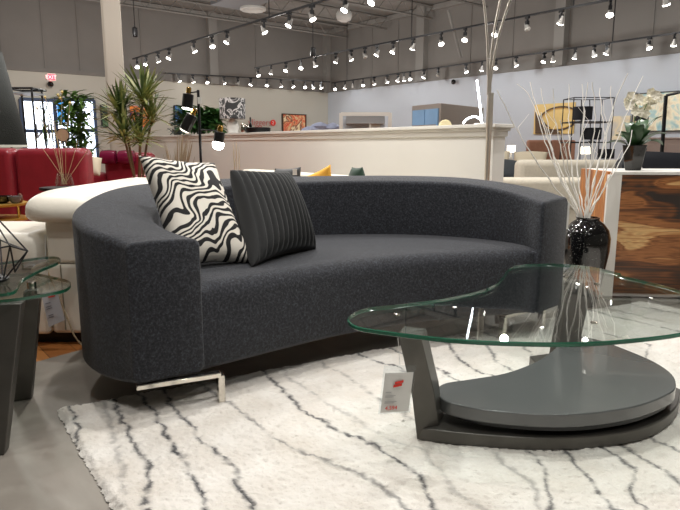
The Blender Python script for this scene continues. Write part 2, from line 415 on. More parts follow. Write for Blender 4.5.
track('low far right', (332, 83), (690, 31), [(335, 87), (345, 86), (353, 84), (363, 82), (374, 81), (387, 80), (398, 78), (404, 77), (410, 76), (424, 75), (438, 73), (466, 69), (482, 66), (496, 66), (516, 64), (544, 60), (553, 58), (575, 55), (594, 53), (607, 49), (649, 45), (674, 43)], (347, 611), 'running low along the blue-grey far wall', off=(2, 10))
a_ = PZ(600, -14, ZT)
track('top right', (628, -4), (700, -20), [(666, 2)], (), 'just leaving the top right corner of the view')
for x, y0, lab in ((135, 32, 'small black pendant canister on a cable above the tall spiky plant'), (313, 52, 'small black pendant canister on a cable near the far corner')):
    p = PD(x, y0, 13)
    r_ = thing('pendant_canister', lab, 'pendant', p)
    mb = MB(); mb.lathe([(.045, -.1), (.055, -.09), (.055, .08), (.02, .1)], seg=14); finish(mb, 'canister', black_metal, r_, smooth=True)
    mb = MB(); mb.tube([(0, 0, .09), (0, 0, CEIL - p.z)], .008, 5); finish(mb, 'cable', black_metal, r_)
a = PD(448, 10, 13.5); b = PD(461, 58, 13.5)
mb = MB(); mb.tube([a, b], .03, 6); tag(finish(mb, 'brace_rod', upper_trim), 'grey slanting brace rod hanging in front of the far right upper wall', 'rod')
# ================================================================ RUG
RA = Vector((-1.09, 2.16)); RB = Vector((1.96, 3.8)); E1 = (RB - RA).normalized(); RL = (RB - RA).length; E2 = Vector((.58, -.815)).normalized(); RW = 2.6
det = E1.x * E2.y - E1.y * E2.x
def to_st(p):
    d = Vector((p[0], p[1])) - RA
    return (d.x * E2.y - d.y * E2.x) / det, (E1.x * d.y - E1.y * d.x) / det
LINES = [
 ([(72,410),(77,425),(72,441)], 1.0), ([(105,405),(113,440),(121,470),(122,495)], .4),
 ([(113,395),(120,415),(133,437),(147,463),(146,483),(147,510)], .95), ([(138,392),(152,405),(165,430),(173,445),(182,455),(193,473),(200,490),(205,508)], 1.),
 ([(163,387),(173,407),(190,422),(207,443),(233,463),(242,487),(258,508)], 1.), ([(205,385),(227,400),(247,413),(270,433),(293,445),(320,455),(370,477),(400,500)], .65),
 ([(253,362),(280,383),(303,407),(330,423),(370,441),(395,455),(413,468),(425,478),(432,507)], .95), ([(277,360),(293,378),(320,395),(360,420),(395,440),(422,446),(457,490)], .35),
 ([(303,353),(343,372),(374,393),(410,415),(450,433),(490,448),(532,480),(540,510)], .45), ([(345,345),(373,358),(400,365),(440,410),(480,427),(537,452),(545,470),(547,485),(552,509)], .9),
 ([(430,362),(445,370),(470,383),(520,420),(570,451),(590,475),(615,507)], .9), ([(447,341),(460,357),(480,370),(498,375),(560,420),(615,451),(635,467),(632,485),(646,509)], .9),
 ([(486,341),(495,357),(515,370),(580,415),(635,450),(680,480)], .8), ([(524,343),(530,352),(600,400),(660,440)], .7), ([(560,310),(600,350),(650,400)], .6), ([(650,343),(643,362),(680,400)], .8)]
x0 = 2.45
def rug():
    nx, ny = 640, 480
    s = np.linspace(0, RL, nx); t = np.linspace(0, RW, ny); S, T = np.meshgrid(s, t)
    rng = np.random.default_rng(3)
    def vn(scale, seed):
        g = np.random.default_rng(seed).random((int(RW / scale) + 3, int(RL / scale) + 3))
        fy = T / scale; fx = S / scale; iy = fy.astype(int); ix = fx.astype(int); fy -= iy; fx -= ix
        fy = fy * fy * (3 - 2 * fy); fx = fx * fx * (3 - 2 * fx)
        return (g[iy, ix] * (1 - fy) * (1 - fx) + g[iy + 1, ix] * fy * (1 - fx) + g[iy, ix + 1] * (1 - fy) * fx + g[iy + 1, ix + 1] * fy * fx)
    dark = np.zeros_like(S)
    wob = (vn(.06, 11) - .5) * .022 + (vn(.02, 12) - .5) * .016
    brk = np.clip(vn(.035, 13) * 1.5 + vn(.012, 15) * .7 - .45, 0, 1.2)
    lines = []
    for px, k in LINES:
        st = sorted([to_st(PZ(x, y, .03)) for x, y in px], key=lambda q: q[1]); lines.append((st, k))
    q = 2.95
    while q < RL: lines.append(([(q, .3), (q + .05, 1.0)], random.choice((.4, .9)))); q += random.uniform(.13, .24)
    for st, k in lines:
        ts = np.array([p[1] for p in st]); ss = np.array([p[0] for p in st])
        cen = np.interp(T, ts, ss)
        if k > .0:
            cen = cen + np.where(T < ts[0], (T - ts[0]) * .02, 0)
        w = .0085 if k > .5 else .010
        fade = np.ones_like(T)
        if len(st) < 4: fade = np.where(T > ts[-1] + .02, 0, 1) if k == 1.0 else fade
        dark = np.maximum(dark, k * fade * np.exp(-((S + wob - cen) / w) ** 2) * np.clip(1.25 * brk + .25 * k, 0, 1))
    pile = .017 + (vn(.012, 1) - .5) * .007 + (vn(.03, 2) - .5) * .004 + (vn(.14, 4) - .5) * .006 + (rng.random(S.shape) - .5) * .004
    edge = np.minimum.reduce([S, RL - S, T, RW - T]); pile = np.where(edge < .02, pile * (.15 + .85 * edge / .02), pile)
    jx = (rng.random(S.shape) - .5) * .005; jy = (rng.random(S.shape) - .5) * .005
    fr = (vn(.012, 21) - .5) * .008 * (edge < .004)
    X = RA.x + E1.x * (S + jx + fr) + E2.x * (T + jy + fr); Y = RA.y + E1.y * (S + jx + fr) + E2.y * (T + jy + fr)
    org = (float(RA.x + E1.x * RL / 2 + E2.x * RW / 2), float(RA.y + E1.y * RL / 2 + E2.y * RW / 2))
    co = np.stack([X - org[0], Y - org[1], pile], -1).reshape(-1, 3)
    idx = np.arange(nx * ny).reshape(ny, nx)
    f = np.stack([idx[:-1, :-1], idx[1:, :-1], idx[1:, 1:], idx[:-1, 1:]], -1).reshape(-1, 4)
    me = bpy.data.meshes.new('area_rug'); me.vertices.add(len(co)); me.vertices.foreach_set('co', co.ravel().astype('f'))
    me.loops.add(f.size); me.loops.foreach_set('vertex_index', f.ravel().astype('i')); me.polygons.add(len(f))
    me.polygons.foreach_set('loop_start', np.arange(0, f.size, 4).astype('i')); me.polygons.foreach_set('loop_total', np.full(len(f), 4, 'i'))
    me.update(); me.polygons.foreach_set('use_smooth', np.ones(len(f), bool))
    at = me.attributes.new('yarn', 'FLOAT', 'POINT'); at.data.foreach_set('value', dark.ravel().astype('f'))
    m = mat('shag_yarn', (238, 234, 226), .95, sheen=.3); nt = m.node_tree; b = nt.nodes['Principled BSDF']
    a = nt.nodes.new('ShaderNodeAttribute'); a.attribute_name = 'yarn'
    tc = nt.nodes.new('ShaderNodeTexCoord'); n = noise(nt, tc.outputs['Object'], 6, 5)
    base = ramp(nt, n.outputs['Fac'], [(.3, (218, 211, 201)), (.7, (234, 230, 223))])
    mx = nt.nodes.new('ShaderNodeMix'); mx.data_type = 'RGBA'; nt.links.new(a.outputs['Fac'], mx.inputs['Factor']); nt.links.new(base, mx.inputs[6]); mx.inputs[7].default_value = srgb(48, 50, 56)
    nt.links.new(mx.outputs[2], b.inputs['Base Color'])
    n2 = noise(nt, tc.outputs['Object'], 160, 3); bp = nt.nodes.new('ShaderNodeBump'); bp.inputs['Strength'].default_value = .6; bp.inputs['Distance'].default_value = .006
    nt.links.new(n2.outputs['Fac'], bp.inputs['Height']); nt.links.new(bp.outputs['Normal'], b.inputs['Normal'])
    me.materials.append(m)
    o = bpy.data.objects.new('area_rug', me); o.location = (org[0], org[1], .001); C.objects.link(o)
    tag(o, 'large white shag rug with broken wavy black lines under the coffee table', 'rug')
rug()
# ================================================================ CURVED SOFA
boucle = mat('charcoal_boucle', (49, 51, 57), .95, sheen=.15)
nt = boucle.node_tree; b = nt.nodes['Principled BSDF']; tc = nt.nodes.new('ShaderNodeTexCoord')
n = noise(nt, tc.outputs['Object'], 100, 5, .4, .8)
colr = ramp(nt, n.outputs['Fac'], [(.36, (20, 21, 25)), (.5, (35, 37, 43)), (.64, (66, 69, 77))])
nt.links.new(colr, b.inputs['Base Color'])
bp = nt.nodes.new('ShaderNodeBump'); bp.inputs['Strength'].default_value = .55; bp.inputs['Distance'].default_value = .006
nt.links.new(n.outputs['Fac'], bp.inputs['Height']); nt.links.new(bp.outputs['Normal'], b.inputs['Normal'])
sofa = thing('curved_sofa', 'large charcoal curved sofa with wraparound back and thin chrome legs on the rug', 'sofa', (.05, 3.0, 0))
OUT = [(-.76,2.08,.668),(-.85,2.115,.69),(-.96,2.20,.715),(-1.06,2.36,.745),(-1.105,2.56,.77),(-1.12,2.85,.795),(-1.09,3.15,.805),(-.95,3.42,.81),(-.66,3.63,.815),(-.3,3.77,.82),(.05,3.83,.822),(.42,3.83,.822),(.75,3.73,.815),(1.0,3.58,.79),(1.15,3.40,.762),(1.21,3.22,.738)]
INN = [(-.53,2.225,.664),(-.63,2.32,.672),(-.73,2.44,.688),(-.82,2.62,.705),(-.855,2.88,.74),(-.80,3.1,.77),(-.6,3.32,.79),(-.28,3.49,.80),(.06,3.56,.805),(.38,3.555,.805),(.66,3.46,.80),(.85,3.33,.778),(.97,3.18,.745),(1.02,3.04,.728)]
N = 72
O_ = catmull(OUT, N); I_ = catmull(INN, N); ZB = .142
def section(o, i):
    """closed loop through outer bottom, outer top, inner top, inner bottom, with rolled top edges"""
    d = Vector((i.x - o.x, i.y - o.y, 0)).normalized(); pts = []; r = .028
    ob = Vector((o.x, o.y, ZB)); ib = Vector((i.x, i.y, ZB))
    pts += [ob + d * .02 + Vector((0, 0, 0)), ob + Vector((0, 0, .02)), ob.lerp(o, .35), ob.lerp(o, .7)]
    for k in range(5):
        a = k / 4 * PI / 2; pts.append(Vector((o.x, o.y, o.z - r)) + d * (r - r * math.cos(a)) + Vector((0, 0, r * math.sin(a))))
    m1 = o.lerp(i, .35) + Vector((0, 0, .004)); m2 = o.lerp(i, .65) + Vector((0, 0, .004)); pts += [m1, m2]
    for k in range(5):
        a = k / 4 * PI / 2; pts.append(Vector((i.x, i.y, i.z - r)) - d * (r - r * math.sin(a)) + Vector((0, 0, r * math.cos(a))))
    pts += [ib.lerp(i, .6), ib.lerp(i, .3), ib + Vector((0, 0, .02)), ib - d * .02]
    return pts
mb = MB(); secs = [section(o, i) for o, i in zip(O_, I_)]
def end_secs(k0, k1):
    """ease the front end face over a soft edge"""
    o, i = O_[k0], I_[k0]; fwd = ((O_[k0] - O_[k1]) + (I_[k0] - I_[k1])); fwd.z = 0
    nrm = Vector((i.y - o.y, -(i.x - o.x), 0)).normalized()
    if nrm.dot(fwd) < 0: nrm = -nrm
    c = Vector((0, 0, 0)); base = secs[k0]
    for p in base: c += p
    c /= len(base); out = []
    for f, s in ((.006, 1.0), (.014, .975), (.018, .94)):
        out.append([c + (p - c) * s + nrm * f for p in base])
    return out
e0 = end_secs(0, 1); e1 = end_secs(N - 1, N - 2)
allsecs = e0[::-1] + secs + e1
V = [[mb.bm.verts.new(p) for p in s] for s in allsecs]
for a, bq in zip(V[:-1], V[1:]):
    for k in range(len(a)): mb.bm.faces.new([a[k], a[(k + 1) % len(a)], bq[(k + 1) % len(a)], bq[k]])
mb.bm.faces.new(V[0]); mb.bm.faces.new(V[-1][::-1])
finish(mb, 'backrest', boucle, sofa, world=True, smooth=True)
# seat
FR = catmull([(-.535,2.215,0),(-.36,2.36,0),(-.18,2.51,0),(.05,2.68,0),(.35,2.84,0),(.65,2.94,0),(.85,3.0,0),(1.0,3.055,0)], 60)
IN2 = catmull([(p[0], p[1], 0) for p in INN], 60)
mb = MB(); P = []
for f, i in zip(FR, IN2):
    i = i.copy(); d = (i - f); L = d.length
    d = d.normalized() if L > .02 else Vector((-.4, .9, 0)); row = []
    R = min(.075, L * .5 + .01)
    e = min(FR.index(f), 59 - FR.index(f)) if False else 0
    row.append(Vector((f.x, f.y, ZB)) + d * .02); row.append(Vector((f.x, f.y, ZB + .02)))
    row.append(Vector((f.x, f.y, .28)) - d * .006)
    for k in range(7):
        a = k / 6 * PI / 2; row.append(Vector((f.x, f.y, .485 - R)) + d * (R - R * math.cos(a)) + Vector((0, 0, R * math.sin(a))))
    for q in (.25, .5, .75, 1.03):
        p = f + d * (R + (L - R) * q); row.append(Vector((p.x, p.y, .485 + .006 * math.sin(PI * min(q, 1)))))
    p = f + d * (L * 1.03); row.append(Vector((p.x, p.y, ZB)))
    P.append(row)
# round the seat off slightly towards both arms
for k in range(60):
    e = min(k, 59 - k)
    if e < 4:
        dz = (.02, .01, .004, .001)[e]
        for p in P[k]:
            if p.z > .3: p.z -= dz
V = mb.grid(P)
for r_ in (V[0], V[-1]): mb.bm.faces.new(r_)
for a, bq in zip(V[:-1], V[1:]): mb.bm.faces.new([a[0], bq[0], bq[-1], a[-1]])
finish(mb, 'seat', boucle, sofa, world=True, smooth=True)
# chrome legs
def leg_frame(a, b, ends):
    a = Vector(a); b = Vector(b); u = (b - a); L = u.length; u.normalize(); rz = math.atan2(u.y, u.x)
    mb = MB(); mb.box(((a.x + b.x) / 2, (a.y + b.y) / 2, .132), (L, .035, .02), rz=rz)
    lf = finish(mb, 'leg_rail', chrome, sofa, world=True, bevel=.003)
    for e in ends:
        p = a if e == 0 else b
        mb = MB(); mb.box((p.x, p.y, .066 + .005), (.026, .035, .12), rz=rz); finish(mb, 'leg', chrome, sofa, world=True, bevel=.003)
leg_frame((-.75, 2.085), (-.465, 2.215), (1,))
leg_frame((-.95, 3.0), (-.6, 3.35), (0, 1)); leg_frame((.55, 3.5), (.9, 3.3), (0, 1)); leg_frame((.85, 3.02), (1.12, 3.22), (0, 1))
mb = MB(); p = PD(567.6, 203, 3.25); q = PD(567.6, 229, 3.25); mb.box((p + q) / 2, (.018, .003, (p - q).length), rz=.5)
tg = tag(finish(mb, 'hang_tag', paper, sofa, world=True), 'narrow pale hang tag at the right end of the back')
# ================================================================ CUSHIONS
def cushion(name, label, cs, th, m, rib=0, n=44, cat='cushion', dent=.05, ucoord=True, group=None):
    BL, BR, TR, TL = [Vector(c) for c in cs]
    nrm = ((BR - BL).cross(TL - BL)).normalized()
    if nrm.y > 0: nrm = -nrm
    mb = MB(); uvl = mb.bm.loops.layers.uv.new('UVMap')
    def pt(u, v, side):
        uu = .5 + (u - .5) * (1 - dent * math.sin(PI * v)); vv = .5 + (v - .5) * (1 - dent * math.sin(PI * u))
        p = BL * (1 - uu) * (1 - vv) + BR * uu * (1 - vv) + TR * uu * vv + TL * (1 - uu) * vv
        h = th / 2 * max(0, 16 * u * (1 - u) * v * (1 - v)) ** .42
        if rib: h *= 1 + 0 * u; h += (abs(math.sin(PI * rib * (u + .04 * math.sin(3 * v)))) ** .7 - .6) * .021 * min(1, 14 * min(u, 1 - u, v, 1 - v))
        h += .004 * math.sin(7 * u + 5 * v) * min(1, 8 * min(u, 1 - u, v, 1 - v))
        return p + nrm * h * side
    for side in (1, -1):
        V = [[mb.bm.verts.new(pt(i / n, j / n, side)) for i in range(n + 1)] for j in range(n + 1)]
        for j in range(n):
            for i in range(n):
                f = mb.bm.faces.new([V[j][i], V[j][i + 1], V[j + 1][i + 1], V[j + 1][i]])
                for lp, (a, b_) in zip(f.loops, ((i, j), (i + 1, j), (i + 1, j + 1), (i, j + 1))): lp[uvl].uv = (a / n, b_ / n)
    bmesh.ops.remove_doubles(mb.bm, verts=mb.bm.verts, dist=.0004)
    return tag(finish(mb, name, m, smooth='all'), label, cat, group)
def zebra(nt, tc):
    v = mapping(nt, tc.outputs['UV'], (1, 1.15, 1), (0, 0, -.5))
    n0 = noise(nt, v, 2.3, 1, 0); vm = nt.nodes.new('ShaderNodeVectorMath'); vm.operation = 'MULTIPLY_ADD'; vm.inputs[1].default_value = (.55, .55, 0)
    nt.links.new(n0.outputs['Color'], vm.inputs[0]); nt.links.new(v, vm.inputs[2]); wv = vm.outputs[0]
    w = nt.nodes.new('ShaderNodeTexWave'); w.inputs['Scale'].default_value = 4.0; w.inputs['Distortion'].default_value = 11; w.inputs['Detail'].default_value = 1.6; w.inputs['Detail Scale'].default_value = .8
    w.bands_direction = 'Y'; nt.links.new(wv, w.inputs['Vector'])
    return ramp(nt, w.outputs['Fac'], [(0, (26, 25, 26)), (.47, (30, 29, 30)), (.51, (226, 220, 208)), (1, (232, 226, 214))])
zeb = ramp_mat('zebra_print', zebra, .85, bump=.15, bscale=300)
cushion('zebra_cushion', 'black and cream zebra print cushion leaning in the left corner of the charcoal sofa',
        [(-.685, 2.43, .50), (-.39, 2.64, .485), (-.60, 2.90, .925), PD(138, 155, 2.72)], .21, zeb, dent=.11)
cord = mat('dark_corduroy', (17, 19, 20), .8, sheen=.12)
cushion('ribbed_cushion', 'black ribbed velvet cushion resting beside the zebra print cushion', [PZ(252, 267, .49), PZ(316, 249, .49), PD(287, 172, 3.14), PD(230, 170, 2.86)], .22, cord, rib=13, n=120, dent=.1)
# ================================================================ COFFEE TABLE
G = .43
glass_top_m = glass('table_glass', (.93, .97, .955, 1), 1.5)
glass_edge_m = mat('glass_edge_green', (30, 96, 72), .12, spec=.6)
glass_edge_m.node_tree.nodes['Principled BSDF'].inputs['Transmission Weight'].default_value = .25
def slab_obj(name, outline, z0, z1, mf, me_, parent, bev=.003):
    mb = MB(); n = len(outline)
    mb.prism([(p[0], p[1]) for p in outline], z0, z1)
    for f in mb.bm.faces:
        f.material_index = 1 if len(f.verts) == 4 and n != 4 else 0
    return finish(mb, name, [mf, me_], parent, world=True, bevel=bev, seg=1)
def planar(pxs, z): return [(lambda p: (p.x, p.y))(PZ(x, y, z)) for x, y in pxs]
foot = PZ(418, 440, .02)
ct = thing('coffee_table', 'coffee table with kidney shaped glass top and swivelling grey lacquer shelf on the rug', 'coffee table', (.75, 2.1, 0))
out = planar([(348, 317), (356, 326), (385, 331), (425, 336), (470, 340), (520, 342), (570, 342.5), (620, 340), (680, 333)], G) + [(1.22, 1.90), (1.36, 2.12), (1.37, 2.40), (1.27, 2.66)]
out += planar([(620, 273), (590, 266.5), (555, 263.5), (522, 264.5), (509, 268), (502, 277), (489, 287), (450, 297), (400, 304), (365, 308)], G)
out = [(p.x, p.y) for p in closed_curve([(a[0], a[1], 0) for a in out], 6)]
slab_obj('glass_top', out, G - .015, G, glass_top_m, glass_edge_m, ct)
GT = MATS['table_glass']
# base plate that hugs the rug, with an upright leg at its left end
bz0, bz1 = .022, .066
near = [PZ(418, 440, bz0), PZ(470, 446, bz0), PZ(540, 450.5, bz0), PZ(600, 447.5, bz0), PZ(648, 438, bz0), PZ(674, 420, bz0), PZ(680, 400, bz0)]
near = catmull(near, 24)
base = [(p.x, p.y) for p in near] + [(1.30, 2.35), (1.2, 2.58), (1.02, 2.66), (.86, 2.6), (.86, 2.42), (.98, 2.3), (1.0, 2.15), (.86, 2.03), (.62, 2.0), (.34, 2.03)]
mb = MB(); mb.prism(base, bz0, bz1); finish(mb, 'base_plate', gunmetal, ct, world=True, bevel=.004)
# left leg
f0 = PZ(417, 440, bz0); f1 = PZ(440, 436, bz0)
t0 = PZ(398, 334, G - .016); t1 = PZ(421, 337.5, G - .016); t1.z = t0.z = G - .016
back = Vector((.03, .09, 0))
m0 = PD(412, 398, f0.y * .5 + t0.y * .5); m1 = PD(434, 392, f1.y * .5 + t1.y * .5)
mb = MB()
rows = [[f0, f1 + Vector((.0, 0, .02)), f1 + back + Vector((0, 0, .02)), f0 + back], [m0, m1, m1 + back, m0 + back], [t0, t1, t1 + back, t0 + back]]
V = [[mb.bm.verts.new(p) for p in r] for r in rows]
for a, b_ in zip(V[:-1], V[1:]):
    for k in range(4): mb.bm.faces.new([a[k], a[(k + 1) % 4], b_[(k + 1) % 4], b_[k]])
mb.bm.faces.new(V[0][::-1]); mb.bm.faces.new(V[-1]); finish(mb, 'leg', gunmetal, ct, world=True, bevel=.003)
# rear leg
b0 = Vector((.99, 2.5, bz1)); tt = PZ(583, 283, G - .016)
mb = MB()
mb.hull([b0 + Vector((-.05, 0, 0)), b0 + Vector((.05, .02, 0)), b0 + Vector((.04, .08, 0)), b0 + Vector((-.06, .06, 0))],
        [Vector((tt.x - .055, tt.y, G - .016)), Vector((tt.x + .055, tt.y + .02, G - .016)), Vector((tt.x + .045, tt.y + .09, G - .016)), Vector((tt.x - .065, tt.y + .07, G - .016))])
finish(mb, 'leg', gunmetal, ct, world=True, bevel=.003)
# chrome discs glued under the glass
for (x, y) in ((397, 315), (566, 277), (597, 284), (594, 323)):
    p = PZ(x, y, G); mb = MB(); mb.lathe([(.011, -.0005), (.011, .004), (.008, .005)], p, 16); finish(mb, 'glass_fixing', chrome, ct, world=True, smooth=True)
# swivelling shelf
lacq = mat('grey_lacquer', (90, 91, 91), .22, var=.03, vscale=3, coat=.3)
SZ = .152
sh = planar([(436.5, 390), (440, 397), (452, 403), (480, 409), (520, 413), (560, 414.5), (600, 412), (640, 405), (668, 394), (676, 386)], SZ) + planar([(672, 374), (655, 362), (630, 351), (600, 340), (575, 336), (562, 341), (552, 351), (535, 362), (505, 373), (470, 379), (445, 383)], SZ)
sh = [(p.x, p.y) for p in closed_curve([(a[0], a[1], 0) for a in sh], 5)]
mb = MB(); mb.prism(sh, .105, SZ); finish(mb, 'swivel_shelf', lacq, ct, world=True, bevel=.004)
mb = MB(); c0 = Vector((.95, 2.12, 0))
mb.prism([(c0.x + (p[0] - c0.x) * .93, c0.y + (p[1] - c0.y) * .93) for p in sh], .084, .105)
finish(mb, 'shelf_underplate', black_metal, ct, world=True)
mb = MB(); mb.lathe([(.07, bz1), (.07, .084)], (1.08, 2.2, 0), 24); finish(mb, 'pivot', black_metal, ct, world=True, smooth=True)
# price sign hanging off the glass by the left leg
def card(root, q, thick, m, nm):
    a, b_, c_, d_ = [Vector(p) for p in q]; n_ = (b_ - a).cross(d_ - a).normalized() * thick
    mb = MB(); mb.hull([a, b_, c_, d_], [p + n_ for p in (a, b_, c_, d_)]); return finish(mb, nm, m, root, world=True)
D0 = 1.70
q = [PD(378, 414, D0), PD(410, 412, D0 + .03), PD(416, 365, D0 + .03), PD(384, 366, D0)]
ps = thing('price_sign', 'white price card in a clear sleeve hanging by the left leg of the coffee table', 'sign', (q[0] + q[1]) / 2)
card(ps, q, .002, glass('clear_sleeve', (.93, .95, .96, 1), 1.35), 'clear_sleeve')
off = Vector((0, -.003, 0))
def lerpq(q, u, v): return q[0] * (1 - u) * (1 - v) + q[1] * u * (1 - v) + q[2] * u * v + q[3] * (1 - u) * v
def subq(q, u0, v0, u1, v1, o): return [lerpq(q, a, b_) + o for a, b_ in ((u0, v0), (u1, v0), (u1, v1), (u0, v1))]
cq = subq(q, .06, .03, .94, .86, off); card(ps, cq, .001, paper, 'card')
def writing(root, cq, price):
    ux = cq[1] - cq[0]; n_ = ux.cross(cq[3] - cq[0]).normalized()
    if n_.y > 0: n_ = -n_; 
    o = Vector((0, -.004, 0)); mb = MB()
    for (u0, v0, u1, v1, sl) in ((.38, .72, .68, .78, .04), (.34, .64, .64, .70, .04)):
        a, b_, c_, d_ = subq(cq, u0, v0, u1, v1, o); up = (cq[3] - cq[0]) * sl; mb.hull([a, b_ + up, c_ + up, d_], [p + Vector((0, -.0008, 0)) for p in (a, b_ + up, c_ + up, d_)])
    finish(mb, 'red_logo', red_ink, root, world=True)
    mb = MB()
    for v, w in ((.52, .2), (.43, .36), (.4, .3), (.28, .42), (.25, .34)):
        a, b_, c_, d_ = subq(cq, .1, v, .1 + w, v + .012, o); mb.hull([a, b_, c_, d_], [p + Vector((0, -.0008, 0)) for p in (a, b_, c_, d_)])
    finish(mb, 'small_print', grey_ink, root, world=True)
    M = frame_z(lerpq(cq, .36, .12) + o, ux, -((cq[3] - cq[0]).cross(ux)).normalized())
    text_mesh('price_digits', price, (cq[3] - cq[0]).length * .14, red_ink, root, M, ext=.0003)
writing(ps, cq, '4,594')
mb = MB(); mb.tube([PD(398, 338, D0 + .02), PD(400, 366, D0 + .01)], .001, 5); finish(mb, 'string', paper, ps, world=True)
# ================================================================ SIDE TABLE (left edge)
st = thing('glass_side_table', 'two-tier glass side table on flared gunmetal panel legs at the left edge', 'side table', (-1.3, 2.05, 0))
Z1 = .50; Z2 = .535
low = planar([(70, 281), (66, 288), (45, 293), (18, 297), (0, 299)], Z1) + [(-1.3, 1.86), (-1.52, 1.95), (-1.62, 2.15), (-1.5, 2.33), (-1.3, 2.36)] + planar([(30, 272), (55, 276.5)], Z1)
low = [(p.x, p.y) for p in closed_curve([(a[0], a[1], 0) for a in low], 6)]
slab_obj('lower_glass', low, Z1 - .016, Z1, glass_top_m, glass_edge_m, st)
upg = planar([(60, 257.5), (57, 262), (40, 269), (22, 279), (8, 292)], Z2) + [(-1.3, 1.9), (-1.45, 2.0), (-1.55, 2.25), (-1.4, 2.42)] + planar([(30, 258), (50, 256)], Z2)
upg = [(p.x, p.y) for p in closed_curve([(a[0], a[1], 0) for a in upg], 6)]
slab_obj('upper_glass', upg, Z2 - .016, Z2, glass_top_m, glass_edge_m, st)
mb = MB(); p = PZ(32, 288, Z1); mb.lathe([(.016, -.001), (.016, Z2 - Z1 - .011)], p, 16); finish(mb, 'spacer', chrome, st, world=True, smooth=True)
def panel(x0t, x1t, yt, x0b, x1b, yb, th=.05, dt=None):
    a = PZ(x0b, yb, 0.002); b_ = PZ(x1b, yb + (-3), .002)
    d_ = dt if dt else a.y
    c_ = PD(x1t, yt, d_ + .02); e_ = PD(x0t, yt, d_); c_.z = e_.z = Z1 - .0165
    k = Vector((-.01, th, 0)); mb = MB(); mb.hull([a, b_, b_ + k, a + k], [e_, c_, c_ + k, e_ + k])
    finish(mb, 'leg', gunmetal, st, world=True, bevel=.003)
panel(-28, 21, 300, -48, 4, 458, dt=1.93)
panel(24, 41, 298, 11, 31, 402, dt=2.12, th=.04)
# wire polyhedron
wo = PZ(3, 281, Z2)
wire = thing('wire_sculpture', 'black wire geometric polyhedron ornament standing on the glass side table', 'ornament', wo)
mid = [PD(27.5, 251, 2.02), PD(10, 246, 1.93), PD(-22, 252, 1.9), PD(-34, 246, 2.15), PD(0, 240, 2.22)]
top5 = PD(-16, 204, 2.05); bot5 = wo
mb = MB()
for k in range(5):
    for a, b_ in ((mid[k], mid[(k + 1) % 5]), (mid[k], top5), (mid[k], bot5)): mb.tube([a, b_], .0028, 6)
for a, b_ in ((PD(15, 272, 2.0), mid[1]), (PD(15, 272, 2.0), mid[0])): mb.tube([a, b_], .0028, 6)
finish(mb, 'wire_frame', black_metal, wire, world=True)
# lamp on the side table, only its shade reaches into view
lamp = thing('table_lamp', 'tall dark grey tapered lamp shade at the upper left edge', 'lamp', (-1.245, 2.06, Z2))
shade_m = mat('dark_shade_fabric', (58, 60, 58), .9, bump=.2, bscale=200); lin = mat('shade_lining', (225, 222, 210), .8)
zs0 = PD(28, 146, 1.95).z; zs1 = PD(10, 45, 1.95).z
rb = abs(PD(22, 146, 2.06).x + 1.245); rt = abs(PD(-3, 47, 2.06).x + 1.245)
mb = MB(); mb.lathe([(rb, zs0 - Z2), (rt, zs1 - Z2)], seg=48, cap=False); s_ = finish(mb, 'lamp_shade', shade_m, lamp, smooth=True)
mo = s_.modifiers.new('s', 'SOLIDIFY'); mo.thickness = .003
mb = MB(); mb.lathe([(rb - .004, zs0 - Z2 - .004), (rb, zs0 - Z2 - .004), (rb, zs0 - Z2 + .004), (rb - .004, zs0 - Z2 + .004), (rb - .004, zs0 - Z2 - .004)], seg=48, cap=False); finish(mb, 'shade_rim', lin, s_)
mb = MB(); mb.lathe([(.07, 0), (.075, .01), (.02, .03), (.012, .05), (.012, zs1 - Z2 - .05)], seg=20); finish(mb, 'stem', black_metal, lamp, smooth=True)
mb = MB(); mb.lathe([(.015, 0), (.035, .06), (.03, .1), (.012, .12)], (0, 0, zs1 - Z2 - .2), 16); finish(mb, 'bulb', mat('bulb_glass', (240, 240, 235), .3), lamp, smooth=True)
mb = MB()
for k in range(3):
    a_ = k * 2 * PI / 3; mb.tube([(0, 0, zs1 - Z2 - .06), (rt * .99 * math.cos(a_), rt * .99 * math.sin(a_), zs1 - Z2 - .02)], .002, 5)
finish(mb, 'shade_spider', black_metal, lamp)
# ================================================================ WHITE LEATHER RECLINER
wl = thing('white_leather_sofa', 'white leather sofa with padded arm behind the glass side table', 'sofa', (-1.9, 3.5, 0))
def pillow_box(mb, lo, hi, rz=0): mb.box(((lo[0] + hi[0]) / 2, (lo[1] + hi[1]) / 2, (lo[2] + hi[2]) / 2), (hi[0] - lo[0], hi[1] - lo[1], hi[2] - lo[2]), rz)
for (lo, hi, nm, bv, m) in (((-1.47, 2.95, .06), (-1.17, 4.3, .42), 'arm_base', .02, white_leather), ((-1.47, 2.955, .425), (-1.17, 4.28, .64), 'arm_panel', .02, white_leather),
        ((-2.75, 2.93, .06), (-1.475, 3.45, .40), 'seat_base', .02, white_leather), ((-2.75, 2.88, .40), (-1.48, 3.45, .585), 'seat_cushion', .06, white_leather),
        ((-2.7, 3.0, 0), (-1.2, 3.4, .06), 'plinth', 0, black_metal), ((-2.75, 3.0, .5), (-2.35, 3.45, .72), 'back_cushion', .07, white_leather)):
    mb = MB(); pillow_box(mb, lo, hi); finish(mb, nm, m, wl, world=True, bevel=bv, seg=4)
mb = MB(); P = []
L0, L1 = 2.88, 4.4
